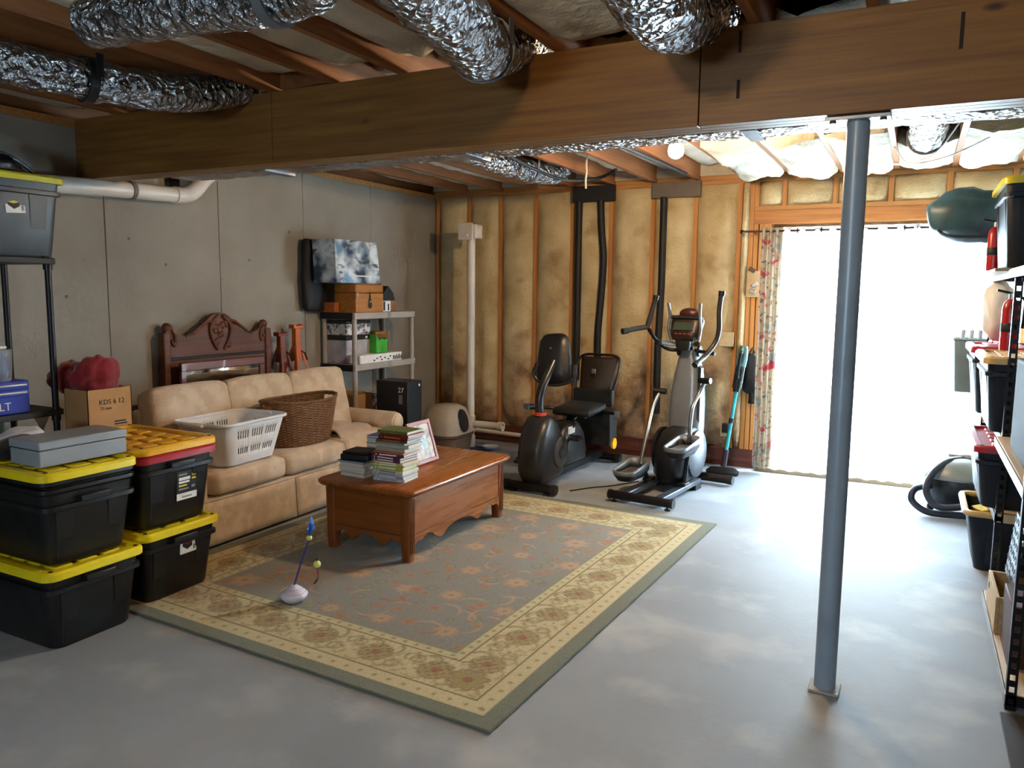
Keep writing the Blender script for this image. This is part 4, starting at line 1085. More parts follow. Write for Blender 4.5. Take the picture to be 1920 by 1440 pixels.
        blend(np.clip((np.sin(sx*210+3*np.sin(e*60))*np.sin(e*190+off)-.25)*2, 0, 1)*mask, L('#8d7d52'), .5)
        leaf = np.clip((np.sin(sx*95+off)*np.cos(e*110+off)-.62)*6, 0, 1)*mask*(r2 < .09); blend(leaf, olive, .8)
        dots = np.clip((.012-np.hypot(np.mod(sx, .075)-.0375, e-.108))/.004, 0, 1)*((E > .072) & (E < .145)); blend(dots, L('#77704f'), .75)
        dots2 = np.clip((.013-np.hypot(np.mod(sx+.03, .065)-.0325, e-.417))/.004, 0, 1)*((E > .395) & (E < .436)); blend(dots2, L('#6e6a52'), .7)
    inside = ((E > .158) & (E < .384)).astype(float)
    left = (E == X); right = (E == W-X) & ~left; front = (E == Y) & ~left & ~right; back = ~left & ~right & ~front
    border(Y, X, inside*left, Ln, 0); border(Y, W-X, inside*right, Ln, 1); border(X, Y, inside*front, W, 2); border(X, Ln-Y, inside*back, W, 3)
    for cx in (.27, W-.27):
        for cy in (.27, Ln-.27):
            flower(cx, cy, .10, 8, tan, L('#8f8150'), brown, .3, .95); disc(cx, cy, .02, rust)
    C[:] = C*(1+.10*(rs.rand(*X.shape)-.5)[..., None])
    th_ = .012
    verts = np.stack([X-W, Y, np.full_like(X, th_)], -1).reshape(-1, 3)   # origin at right front corner
    idx = np.arange((nx+1)*(ny+1)).reshape(ny+1, nx+1)
    f = np.stack([idx[:-1, :-1], idx[:-1, 1:], idx[1:, 1:], idx[1:, :-1]], -1).reshape(-1, 4)
    me = bpy.data.meshes.new('pile'); me.vertices.add(len(verts)); me.vertices.foreach_set('co', verts.ravel())
    me.loops.add(f.size); me.polygons.add(len(f)); me.loops.foreach_set('vertex_index', f.ravel())
    me.polygons.foreach_set('loop_start', np.arange(0, f.size, 4)); me.update(calc_edges=True)
    at = me.color_attributes.new('weave', 'FLOAT_COLOR', 'POINT')
    at.data.foreach_set('color', np.concatenate([C.reshape(-1, 3), np.ones((len(verts), 1))], 1).astype(np.float32).ravel())
    m = bpy.data.materials.new('woven_rug'); m.use_nodes = True; N = m.node_tree.nodes; Lk = m.node_tree.links; b = N['Principled BSDF']
    b.inputs['Roughness'].default_value = .95; b.inputs['Specular IOR Level'].default_value = .1; b.inputs['Sheen Weight'].default_value = .15
    a = N.new('ShaderNodeAttribute'); a.attribute_name = 'weave'
    tc = N.new('ShaderNodeTexCoord'); n2 = N.new('ShaderNodeTexNoise'); n2.inputs['Scale'].default_value = 220; n2.inputs['Detail'].default_value = 3
    Lk.new(tc.outputs['Object'], n2.inputs['Vector'])
    mx = N.new('ShaderNodeMix'); mx.data_type = 'RGBA'; mx.blend_type = 'OVERLAY'; mx.inputs['Factor'].default_value = .5
    Lk.new(a.outputs['Color'], mx.inputs['A']); Lk.new(n2.outputs['Fac'], mx.inputs['B']); Lk.new(mx.outputs['Result'], b.inputs['Base Color'])
    bp = N.new('ShaderNodeBump'); bp.inputs['Strength'].default_value = .4; bp.inputs['Distance'].default_value = .004; Lk.new(n2.outputs['Fac'], bp.inputs['Height']); Lk.new(bp.outputs[0], b.inputs['Normal'])
    me.materials.append(m)
    root = thing('area_rug', 'large sage and cream floral bordered area rug on the concrete', 'rug', (-1.265, 2.315, .0005), math.radians(-2.7))
    o = bpy.data.objects.new('pile', me); COL.objects.link(o); o.parent = root
    ed = MB(); ed.tube([(-W, 0, .0065), (0, 0, .0065), (0, Ln, .0065), (-W, Ln, .0065)], .0065, 6, closed=True, caps=False)
    ed.build('edge_binding', mat('rug_binding', '#6d6f60', rough=.95), root)
    B(-W, 0, 0, Ln, 0, .011).build('backing', mat('rug_backing', '#8b8874', rough=.95), root, smooth=False)
make_rug()

# ------------------------------------------------------------------ coffee table chest
cw = wood('cherry_wood', '#8e5220', '#7e4519', 'y', rough=.28, coat=.35, bump=.0)
cwx = wood('cherry_wood_side', '#844a1d', '#723d16', 'x', rough=.3, coat=.3, bump=.0)
ct = thing('coffee_table', 'cherry wood chest coffee table with scalloped apron on the rug', 'coffee table', (-2.805, 4.17, .0125), math.radians(-1.0))
hx, hy, TH = .305, .555, .435
MB().loft([rrect(2*hx+.05, 2*hy+.07, .03, .392, 6), rrect(2*hx+.08, 2*hy+.10, .05, .402, 6), rrect(2*hx+.10, 2*hy+.12, .06, .414, 6), rrect(2*hx+.10, 2*hy+.12, .06, .424, 6), rrect(2*hx+.075, 2*hy+.095, .055, TH, 6)]).build('tabletop', cw, ct, ang=50)
for s_ in (-1, 1):
    B(s_*(hx-.012)-.010, s_*(hx-.012)+.010, -hy+.03, hy-.03, .155, .393).build('side_panel', cw, ct, bevel=.002)
    B(-hx+.03, hx-.03, s_*(hy-.012)-.010, s_*(hy-.012)+.010, .155, .393).build('end_panel', cwx, ct, bevel=.002)
    def scallop(h, n=2):
        # lower edge between -h..h: bracket curves at the ends, a drop, an arch in the centre
        pts = []
        ctrl = [(-1, .0), (-.975, .035), (-.93, .068), (-.87, .082), (-.81, .078), (-.76, .088), (-.70, .098), (-.62, .092), (-.54, .066), (-.46, .045), (-.39, .042), (-.33, .058), (-.25, .080), (-.12, .092), (0, .095)]
        full = ctrl+[(-a, b) for a, b in ctrl[-2::-1]]
        full = [(p.x, p.y) for p in spline([(a, b, 0) for a, b in full], 5)]
        return [(a*h, b) for a, b in full]
    sc = [(a, .03+b) for a, b in scallop(hy-.03)] + [(hy-.03, .154), (-hy+.03, .154)]
    MB().prism(sc, s_*(hx-.010)-.011, s_*(hx-.010)+.011, 'yz').build('apron', cw, ct, bevel=.002)
    sc = [(a, .03+b) for a, b in scallop(hx-.03)] + [(hx-.03, .154), (-hx+.03, .154)]
    MB().prism(sc, s_*(hy-.010)-.011, s_*(hy-.010)+.011, 'xz').build('apron', cwx, ct, bevel=.002)
    for sy in (-1, 1):
        lg = MB().loft([rrect(.058, .058, .012, 0, 4, (s_*(hx-.028), sy*(hy-.028))), rrect(.066, .066, .014, .10, 4, (s_*(hx-.028), sy*(hy-.028))), rrect(.070, .070, .014, .392, 4, (s_*(hx-.026), sy*(hy-.026)))]).build('leg', wood('cherry_leg', '#82481c', '#6c3813', 'z', rough=.3, coat=.3, bump=.0), ct, ang=30)
        for k in (-1, 0, 1):
            MB().tube([(s_*(hx+.0085), sy*(hy-.026)+.014*k, .05), (s_*(hx+.009), sy*(hy-.026)+.014*k, .38)], .0035, 6).build('flute', cwx, lg)
TZ = TH+.0125

# ------------------------------------------------------------------ books
pages = mat('book_pages', '#d8d5cc', rough=.8, col2='#c2beb3', nscale=4, stretch=(1, 1, 90))
def book(label, loc, rz, w_, d, h, cover, group, spine=None, soft=False):
    """spine faces local -y, page edges face +x"""
    t = thing('book', label, 'book', loc, rz, group)
    cm = mat('book_cover_'+cover.strip('#'), cover, rough=.4, col2=None, nscale=9)
    c = MB(); e = .0022
    c.box(-w_/2, w_/2, -d/2, d/2, 0, e).box(-w_/2, w_/2, -d/2, d/2, h-e, h).box(-w_/2, w_/2, -d/2, -d/2+e, e, h-e)
    c.build('cover', cm, t, smooth=False)
    B(-w_/2+.003, w_/2-.003, -d/2+e, d/2-.004, e, h-e).build('page_block', pages, t, smooth=False)
    if spine:
        sm = mat('spine_print_'+spine.strip('#'), spine, rough=.6)
        B(-w_*.30, w_*.26, -d/2-.0006, -d/2, h*.28, h*.74).build('spine_title', sm, t, smooth=False)
        MB().lathe([(min(h*.3, .006), 0), (min(h*.3, .006), .0007)], 8, axis='y', c=(-w_*.40, -d/2-.0007, h/2)).build('spine_mark', sm, t)
    return t
G = 'books stacked on the coffee table'
SA = [('#cfd0d2', .017, None, 'bottom book of the tallest stack, white cover', '#9a9aa4'),
      ('#8fa5c0', .018, None, 'pale blue book second from the bottom of the tallest stack', '#d8dce2'),
      ('#c9c6c8', .015, None, 'pale grey book third from the bottom of the tallest stack', '#8c8aa0'),
      ('#d6d2cc', .016, None, 'white book with dark print under the lime green book', '#7a7a80'),
      ('#a7b640', .020, None, 'lime green book low in the tallest stack', '#dfe0d4'),
      ('#b9c27a', .014, None, 'pale green book above the lime green one', '#eceadc'),
      ('#d9b98c', .013, None, 'tan book in the middle of the tallest stack', '#efe8da'),
      ('#5a3350', .017, None, 'lowest of the three purple spined books with white titles', '#d8cfd6'),
      ('#53304f', .016, None, 'middle one of the three purple spined books', '#e0d8e0'),
      ('#6b2b3e', .017, None, 'dark red spined book over the purple books', '#e6dcdc'),
      ('#c56a3a', .008, None, 'thin orange book above the dark red one', None),
      ('#a9a49a', .022, None, 'thick grey book in the upper half of the tallest stack', None),
      ('#b5b0a6', .022, None, 'second thick grey book in the upper half of the tallest stack', None),
      ('#8f8b84', .014, None, 'darker grey book above the thick grey pair', None),
      ('#4a3a24', .016, None, 'dark brown book below the red topped ones', '#a0562c'),
      ('#6e2320', .016, None, 'dark red book third from the top of the tallest stack', '#c2602c'),
      ('#8c2a25', .016, None, 'red book second from the top of the tallest stack', '#3a2020'),
      ('#5c6b34', .017, None, 'green and brown topmost book of the tallest stack', None)]
z = TZ; rb = random.Random(11)
for k, (c, h, _, lab, sp) in enumerate(SA):
    zz = z
    book(lab, (-2.735+rb.uniform(-.012, .012)+(.02 if k > 13 else 0), 3.80+rb.uniform(-.008, .010)+(.02 if k > 10 else 0), z), math.radians(rb.uniform(-4, 5)), .215, .165, h, c, G, sp); z += h+.0004
z = TZ
SB = [('#d9d6cd', .020, 'cream bottom book of the short stack at the table corner'), ('#b7b4aa', .016, 'grey second book of the short stack'), ('#cfccc2', .024, 'thick pale book in the short stack'), ('#c4c2ba', .024, 'second thick pale book in the short stack'), ('#2d4f8a', .010, 'thin blue book under the black binder')]
for k, (c, h, lab) in enumerate(SB):
    t = book(lab, (-3.00+rb.uniform(-.008, .008), 3.80+rb.uniform(-.01, .01), z), math.radians(180+rb.uniform(-5, 5)), .19, .18, h, c, G); z += h+.0004
bn = thing('binder', 'black zip binder lying on top of the short book stack', 'binder', (-3.00, 3.81, z), .1)
B(-.10, .10, -.09, .09, 0, .036).build('binder_shell', black_matte, bn, bevel=.010, seg=3)
B(-.09, .09, -.08, .08, .036, .052).build('binder_cover', mat('black_leather', '#0d0d10', rough=.5), bn, bevel=.006)
z = TZ
for k, (c, h, lab) in enumerate((('#9aa0a4', .05, 'thick grey book at the base of the rear stack'), ('#3f4a44', .045, 'dark green book in the rear stack'), ('#7d8a7e', .03, 'grey green book in the rear stack'), ('#42463e', .04, 'dark grey book below the blue topped one'), ('#9fa4a6', .034, 'pale grey book under the blue topmost one'), ('#3c4fa0', .016, 'blue topmost book of the rear stack'))):
    book(lab, (-2.985+.012*k*.5, 4.02+rb.uniform(-.01, .01), z), math.radians(180+rb.uniform(-4, 4)), .20, .17, h, c, G); z += h+.0004
# picture frame
pf = thing('picture_frame', 'dusty pink picture frame with pale photo leaning behind the books', 'picture frame', (-2.80, 4.245, TZ+.001), math.radians(90))
pink = mat('pink_frame', '#a5655f', rough=.45, col2='#8f524e')
tl = .30
def fr_part(mb, name, m): 
    mb.move(lambda p: Vector((p.x, p.y*math.cos(tl)+p.z*math.sin(tl), max(0.0002, p.z*math.cos(tl)-p.y*math.sin(tl)+.004))))
    return mb.build(name, m, pf, bevel=.002)
fr_part(B(-.13, -.105, -.008, .008, 0, .28), 'frame_side', pink); fr_part(B(.105, .13, -.008, .008, 0, .28), 'frame_side', pink)
fr_part(B(-.105, .105, -.008, .008, 0, .025), 'frame_rail', pink); fr_part(B(-.105, .105, -.008, .008, .255, .28), 'frame_rail', pink)
ph = mat('pale_photo', '#a9957c', rough=.4, col2='#6a5a4a', nscale=26, contrast=(.36, .52))
fr_part(B(-.106, .106, -.003, .004, .024, .256), 'picture', ph)
fr_part(B(-.03, .035, -.0045, -.003, .09, .19), 'photo_centre', mat('photo_blue', '#7fa9b8', rough=.3, col2='#31363c', nscale=18, contrast=(.4, .5)))
MB().box(-.03, .03, .10, .104, .0, .20).move(lambda p: Vector((p.x, .17-.35*p.z+ (p.y-.10), p.z))).build('easel_back', black_matte, pf, smooth=False)

# ------------------------------------------------------------------ cat toy
ty = thing('cat_toy', 'white wobbling cat toy with blue feather wand on the rug', 'cat toy', (-2.695, 2.865, .0125))
MB().lathe([(.012, 0), (.045, .008), (.064, .026), (.070, .042), (.068, .048), (.050, .064), (.030, .080), (.016, .090), (.006, .092)], 28).build('wobble_base', mat('lilac_white_plastic', '#d3cfe0', rough=.45), ty)
for z, r in ((.058, .0585), (.066, .0485), (.074, .039)):
    MB().tube([(r*math.cos(a), r*math.sin(a), z) for a in [2*PI*k/24 for k in range(24)]], .0018, 5, closed=True, caps=False).build('groove_ring', mat('lilac_white_plastic', '#d3cfe0'), ty)
wd = mat('blue_wand', '#28348f', rough=.5)
MB().tube([(.004, 0, .088), (.02, .03, .19), (.05, .06, .31)], .0045, 8).build('wand', wd, ty)
yb_ = mat('yellow_bead', '#d8dc7a', rough=.5)
MB().ball((.052, .062, .325), .015, 12, 8).build('bead', yb_, ty)
ft = mat('blue_feather', '#2f74c8', rough=.7, col2='#2458a8')
for k, (dx, dz, w_) in enumerate(((.012, .10, .014), (.03, .055, .018), (-.01, .05, .010), (.022, .075, .012))):
    MB().tube(spline([(.053, .062, .335), (.053+dx*.6, .065, .335+dz*.5), (.053+dx, .066, .335+dz)], 4), [.003]+[w_*.7]*3+[w_]*3+[w_*.6, .002], 6, flat=.25).build('feather', ft, ty)
MB().tube(spline([(.054, .06, .335), (.10, .045, .345), (.135, .03, .29), (.138, .02, .235)], 6), .0009, 5).build('string', black_matte, ty)
MB().ball((.138, .02, .215), .019, 14, 9).build('hanging_ball', yb_, ty); MB().ball((.138, .02, .238), .006, 8, 6).build('knot', black_matte, ty)
MB().tube(spline([(.138, .02, .196), (.145, .018, .16), (.135, .016, .13), (.12, .014, .11)], 4), [.002]+[.006]*6+[.012]*4+[.006, .002], 6, flat=.3).build('feather', mat('red_feather', '#6b2c28', rough=.8), ty)
# ------------------------------------------------------------------ recumbent exercise bike
bk_ = thing('exercise_bike', 'dark recumbent exercise bike with mesh seat before the insulation', 'exercise bike', (-2.62, 5.43, 0), math.radians(-2.5))
gunm = mat('gunmetal_plastic', '#2a2c30', rough=.35, col2='#222428', nscale=5)
tubem = mat('dark_chrome', '#4a4a4c', rough=.28, metal=.7, col2='#3c3c3e')
# local y = 0 (front stabiliser) .. 1.40 (rear)
MB().tube([(-.20, 0, .05), (.20, 0, .05)], .034, 14).build('front_stabiliser', black_metal, bk_)
MB().tube([(-.17, 1.40, .05), (.17, 1.40, .05)], .034, 14).build('rear_stabiliser', black_metal, bk_)
for y, w_ in ((0, .20), (1.40, .17)):
    for s_ in (-1, 1): MB().tube([(s_*(w_-.01), y, .05), (s_*(w_+.03), y, .05)], .040, 14).build('end_cap', black_plastic, bk_)
for y in (0, 1.40):
    for s_ in (-1, 1): B(s_*.15-.02, s_*.15+.02, y-.03, y+.03, 0, .02).build('foot', black_matte, bk_)
B(-.035, .035, .0, 1.40, .05, .11).build('main_rail', black_metal, bk_, bevel=.006)
# front shroud: shell profile in yz, rounded across x
sh_ = [(.02, .07), (-.04, .16), (-.045, .30), (-.01, .44), (.05, .54), (.12, .60), (.20, .60), (.28, .545), (.36, .44), (.42, .32), (.43, .20), (.40, .10), (.34, .07)]
def shroud(prof, w_, name, m):
    cy = sum(p[0] for p in prof)/len(prof); cz = sum(p[1] for p in prof)/len(prof)
    rings = []
    for x, k in ((-w_, .80), (-w_*.85, .93), (-w_*.5, 1.0), (w_*.5, 1.0), (w_*.85, .93), (w_, .80)):
        rings.append([(x, cy+(a-cy)*k, max(.06, cz+(b-cz)*k)) for a, b in prof])
    return MB().loft(rings).build(name, m, bk_, ang=50)
shroud(sh_, .115, 'front_shroud', gunm)
shroud([(.42, .12), (.40, .30), (.46, .44), (.60, .50), (.74, .48), (.86, .36), (.92, .20), (.90, .12)], .085, 'seat_shroud', black_plastic)
MB().lathe([(.125, 0), (.125, .012), (.11, .018)], 24, axis='x', c=(.112, .30, .29)).build('crank_disc', mat('crank_grey', '#4b4a48', rough=.4, metal=.3), bk_)
MB().lathe([(.05, 0), (.05, .016)], 18, axis='x', c=(.122, .30, .29)).build('crank_hub', gunm, bk_)
for s_, dz, dy in ((1, .10, .10), (-1, -.10, -.08)):
    MB().tube([(s_*.125, .30, .29), (s_*.145, .30+dy, .29+dz)], .014, 8).build('crank_arm', tubem, bk_)
    o = B(s_*.20-.05, s_*.20+.05, .30+dy-.05, .30+dy+.05, .29+dz-.012, .29+dz+.014).build('pedal', black_plastic, bk_, bevel=.006)
    B(s_*.20-.045, s_*.20+.045, .30+dy-.02, .30+dy+.02, .29+dz+.02, .29+dz+.03).build('pedal_strap', black_matte, o, smooth=False)
MB().tube([(0, .155, .60), (0, .155, .625)], .050, 16).build('orange_collar', mat('orange_ring', '#d2401c', rough=.4), bk_)
MB().tube(spline([(0, .155, .60), (-.005, .15, .72), (.01, .18, .84), (.03, .25, .95), (.04, .30, 1.02)], 6), .036, 14).build('console_mast', tubem, bk_)
co = cushion(.265, .09, .40, .06, .012, 8).move(lambda p: Vector((p.x*(1.0-.10*p.z/.2), p.y, p.z)))
co.build('console', black_plastic, bk_, loc=(.025, .335, 1.04), rot=(math.radians(-12), math.radians(-4), math.radians(6)))
B(-.012, .012, -.05, -.046, .05, .075).build('console_badge', galv, bk_, loc=(.01, .345, 1.06), bevel=.003)
MB().tube(spline([(-.105, .30, 1.0), (-.125, .28, .94), (-.115, .28, .885), (-.05, .29, .845), (.06, .30, .835), (.16, .31, .86), (.215, .32, .91), (.21, .33, .99)], 6), .017, 10).build('handlebar', tubem, bk_)
for p in (((-.105, .30, 1.0), (-.118, .285, .93)), ((.215, .32, .91), (.208, .335, 1.0))): MB().tube(p, .023, 10).build('foam_grip', black_matte, bk_)
# seat
MB().tube(spline([(0, .70, .47), (0, .80, .52), (0, .95, .53)], 4), .04, 10).build('seat_stem', black_metal, bk_)
cushion(.36, .40, .075, .035, .008, 7).build('seat_pad', black_matte, bk_, loc=(.02, .86, .565), rot=(math.radians(4), 0, 0))
def seatback():
    def fn(u, v):
        x = (u-.5)*(.30+.06*v); z = .70+.30*v
        return (x+.05, 1.10+.10*v-.035*(1-(2*u-1)**2)+.02, z)
    return MB().grid(fn, 12, 10)
seatback().build('mesh_backrest', mat('dark_mesh', '#2b211c', rough=.6, col2='#1c1613', nscale=60, spec=.4), bk_, solid=.012, ang=180)
MB().tube(spline([(-.13, 1.09, .70), (-.155, 1.15, .86), (-.13, 1.21, 1.0), (.05, 1.19, 1.02), (.23, 1.21, 1.0), (.255, 1.15, .86), (.23, 1.09, .70)], 5), .012, 8).build('backrest_frame', black_metal, bk_)
B(-.14, .24, 1.06, 1.12, .57, .72).build('lumbar_block', black_matte, bk_, bevel=.012)
B(.03, .07, 1.075, 1.082, .855, .90).build('backrest_badge', galv, bk_, bevel=.004)
B(-.03, .03, .95, 1.20, .46, .55).build('seat_bracket', black_metal, bk_, bevel=.006)
for s_ in (-1, 1):
    MB().tube(spline([(s_*.12, 1.02, .53), (s_*.30, .98, .53), (s_*.40, .86, .545), (s_*.42, .78, .56)], 5), .015, 8).build('side_handle', black_metal, bk_)
    MB().tube([(s_*.385, .88, .545), (s_*.43, .73, .565)], .026, 12).build('side_grip', black_matte, bk_)
    B(s_*.43-.024, s_*.43+.024, .705, .73, .543, .59).build('grip_cap', mat('grip_grey', '#70757a', rough=.4), bk_, bevel=.004)
B(.082, .092, .50, .62, .40, .46).build('adjust_label', white_paper, bk_, rot=None, bevel=.002)
MB().tube([(.06, .62, .42), (.13, .55, .50)], .012, 8).build('adjust_lever', black_metal, bk_)
B(-.17, .20, 1.13, 1.30, .20, .52).build('battery_pack', black_matte, bk_, bevel=.012)
MB().lathe([(.05, 0), (.05, .02)], 16, axis='x', c=(.20, 1.2, .22)).build('amber_reflector', amber_plastic, bk_)

# ------------------------------------------------------------------ elliptical trainer
el = thing('elliptical_trainer', 'silver and black elliptical trainer with tall moving handles', 'elliptical trainer', (-1.735, 5.49, 0), math.radians(-7))
silver = mat('silver_paint', '#8d9299', rough=.3, metal=.35, col2='#7e838a', nscale=4)
rail_m = mat('rail_grey', '#5a6270', rough=.3, metal=.5, col2='#4b525e')
MB().tube([(-.25, 0, .055), (.25, 0, .055)], .033, 14).build('rear_stabiliser', black_metal, el)
MB().tube([(-.28, 1.0, .05), (.34, 1.0, .05)], .034, 14).build('front_stabiliser', mat('brown_black_metal', '#2e2321', rough=.4, metal=.3), el)
for s_ in (-1, 1):
    MB().lathe([(.022, 0), (.022, .01), (.008, .012), (.008, .03)], 12, c=(s_*.215, 0, 0)).build('levelling_foot', black_matte, el)
    MB().tube([(s_*.24, 0, .055), (s_*.262, 0, .055)], .036, 14).build('end_cap', black_plastic, el)
    B(s_*.14-.035, s_*.14+.035, .02, .78, .045, .085).build('track_rail', rail_m, el, bevel=.006)
    MB().tube([(s_*.30+.02, 1.0, .05), (s_*.345+.02, 1.0, .05)], .038, 14).build('transport_wheel', black_plastic, el)
B(-.05, .05, .6, 1.02, .03, .09).build('centre_rail', black_metal, el, bevel=.006)
for s_ in (-1, 1): B(s_*.14-.03, s_*.14+.03, .68, .80, 0, .045).build('rail_foot', black_matte, el, smooth=False)
# drive housing
MB().loft([rrect(.22, .44, .09, .09, 5, (.02, .66)), rrect(.26, .50, .10, .16, 5, (.02, .66)), rrect(.27, .50, .10, .36, 5, (.02, .66)), rrect(.22, .42, .09, .47, 5, (.02, .70)), rrect(.18, .30, .07, .50, 5, (.02, .74))]).build('drive_housing', black_plastic, el, ang=50)
for s_ in (-1, 1):
    MB().lathe([(.19, 0), (.19, .02), (.15, .035), (.06, .04)], 28, axis='x', c=(.02+s_*.13 if s_ > 0 else .02-.17, .70, .30)).build('drive_disc', mat('disc_grey', '#4d5258', rough=.35, metal=.2) if s_ > 0 else black_plastic, el)
# tower
def ring(cx, cy, w_, d, z): return rrect(w_, d, min(w_, d)*.38, z, 5, (cx, cy))
MB().loft([ring(.0, .86, .26, .22, .34), ring(0, .86, .275, .23, .50), ring(.0, .87, .27, .21, .72), ring(0, .88, .23, .18, .92), ring(0, .88, .17, .15, 1.05), ring(0, .88, .11, .12, 1.12)]).build('tower', silver, el, ang=60)
MB().loft([[(.115, .78+.06*k, .52+.0), (.130, .80+.06*k, .52), (.130, .80+.06*k, .98), (.11, .78+.06*k, 1.0)] for k in (0, 1)]).build('tower_inset', black_plastic, el)
MB().tube([(0, .88, 1.08), (0, .85, 1.20)], .035, 12).build('console_neck', black_metal, el)
for s_ in (-1, 1):
    MB().lathe([(.045, 0), (.045, .02)], 18, axis='x', c=(s_*.075-(0 if s_ > 0 else .02), .87, 1.11)).build('pivot_cap', black_plastic, el)
# console
cs = cushion(.25, .09, .22, .05, .008, 7).move(lambda p: Vector((p.x*(1+.12*p.z/.1), p.y, p.z)))
cs.build('console', mat('console_brown', '#30221d', rough=.3, col2='#241a17'), el, loc=(-.0, .78, 1.30), rot=(math.radians(-28), 0, 0))
MB().ball((0, .835, 1.415), .085, 16, 9, sq=(1, .5, .55)).build('console_crown', mat('console_red_brown', '#4c2018', rough=.3), el)
B(-.14, .14, -.012, .012, -.014, .014).build('reading_rest', black_plastic, el, bevel=.006, loc=(0, .765, 1.385), rot=(math.radians(-28), 0, 0))
B(-.085, .085, -.003, .003, -.035, .035).build('display', mat('lcd_grey', '#3e4a42', rough=.15), el, loc=(0, .722, 1.315), rot=(math.radians(-28), 0, 0), bevel=.002)
for k in range(4): B(-.012, .012, -.004, .004, -.006, .006).build('console_button', mat('red_button', '#8c3a2e', rough=.4), el, loc=(-.055+.036*k, .705, 1.255), rot=(math.radians(-28), 0, 0), bevel=.002)
MB().loft([rrect(.10, .05, .02, 1.12, 4, (-.01, .76)), rrect(.13, .06, .025, 1.17, 4, (-.01, .75)), rrect(.12, .05, .02, 1.23, 4, (-.01, .75))]).build('bottle_holder', black_matte, el, ang=50)
# fixed bars
for s_ in (-1, 1):
    MB().tube(spline([(s_*.115, .76, 1.20), (s_*.135, .74, 1.30), (s_*.125, .74, 1.40), (s_*.135, .72, 1.50)], 5), .013, 10).build('fixed_bar', galv, el)
    MB().tube([(s_*.075, .74, 1.17), (s_*.15, .62, 1.185)], .019, 10).build('pulse_grip', galv, el)
    MB().tube([(s_*.15, .62, 1.185), (s_*.165, .598, 1.187)], .021, 10).build('grip_end', black_plastic, el)
# moving handles
grip = mat('handle_grip', '#2d2a29', rough=.45)
R_ = [(.05, .86, 1.115), (.19, .84, 1.10), (.215, .72, 1.05)]
MB().tube(spline([(-.05, .86, 1.115), (-.17, .82, 1.12), (-.235, .72, 1.20), (-.27, .62, 1.31)], 5), .015, 10).build('handle_link', black_metal, el)
MB().tube(spline([(-.27, .62, 1.30), (-.235, .62, 1.42), (-.20, .62, 1.545)], 5), .021, 10).build('moving_handle', grip, el)
MB().tube(spline([(-.27, .62, 1.305), (-.33, .50, 1.29), (-.37, .42, 1.275)], 5), .021, 10).build('forward_grip', grip, el)
MB().tube([(-.205, .62, 1.525), (-.197, .62, 1.56)], .025, 10).build('grip_end', black_plastic, el)
MB().tube([(-.36, .44, 1.277), (-.382, .40, 1.272)], .026, 10).build('grip_end', black_plastic, el)
MB().tube([(.05, .86, 1.115), (.24, .80, 1.10)], .015, 10).build('handle_link', black_metal, el)
MB().tube(spline([(.205, .50, 1.045), (.23, .62, 1.10), (.275, .70, 1.20), (.30, .70, 1.30), (.30, .69, 1.44), (.315, .68, 1.58)], 5), .020, 10).build('moving_handle', grip, el)
MB().tube([(.316, .68, 1.56), (.319, .68, 1.60)], .026, 10).build('grip_end', black_plastic, el)
MB().tube([(.205, .50, 1.045), (.20, .475, 1.03)], .027, 10).build('grip_end', black_plastic, el)
# lower links and pedals
for s_, pz_, py_, k0 in ((-1, .20, .20, (-.17, .70, .78)), (1, .40, .34, (.235, .62, .90))):
    px_ = s_*.175
    MB().tube(spline([k0, (s_*.19, .62, k0[2]-.10), (s_*.18, .50, (k0[2]+pz_)*.52), (s_*.17, py_+.16, pz_+.03)], 6), .016, 10).build('link_arm', galv, el)
    MB().tube([(k0[0]-s_*.05, k0[1], k0[2]), (k0[0]+s_*.05, k0[1]-.02, k0[2]+.005)], .024, 12).build('pivot_sleeve', black_plastic, el)
    MB().tube([(s_*.165, py_+.18, pz_+.02), (s_*.145, .46+.02*s_, .10)], .018, 10).build('pedal_arm', black_metal, el)
    B(s_*.145-.035, s_*.145+.035, .42, .52, .085, .11).build('roller_carriage', black_matte, el, bevel=.005)
    MB().loft([rrect(.12, .30, .05, pz_-.05, 5, (px_, py_)), rrect(.165, .36, .06, pz_-.01, 5, (px_, py_)), rrect(.165, .36, .06, pz_+.0, 5, (px_, py_))]).build('pedal_base', black_matte, el, ang=50)
    tr_ = MB(); ro = rrect(.165, .36, .06, pz_, 6, (px_, py_)); hi = rrect(.175, .38, .065, pz_+.05, 6, (px_, py_))
    hi = [(p[0], p[1], p[2]+.03*max(0, (p[1]-py_)/.19)-.02*max(0, (py_-p[1])/.19)) for p in hi]
    tr_.loft([ro, hi], False, False).build('pedal_rim', mat('pedal_grey', '#7d8288', rough=.35, metal=.2), el, solid=.012, ang=50)
    B(px_-.06, px_+.06, py_-.13, py_+.12, pz_, pz_+.012).build('tread_pad', mat('tread_rubber', '#4d4745', rough=.8), el, bevel=.004)

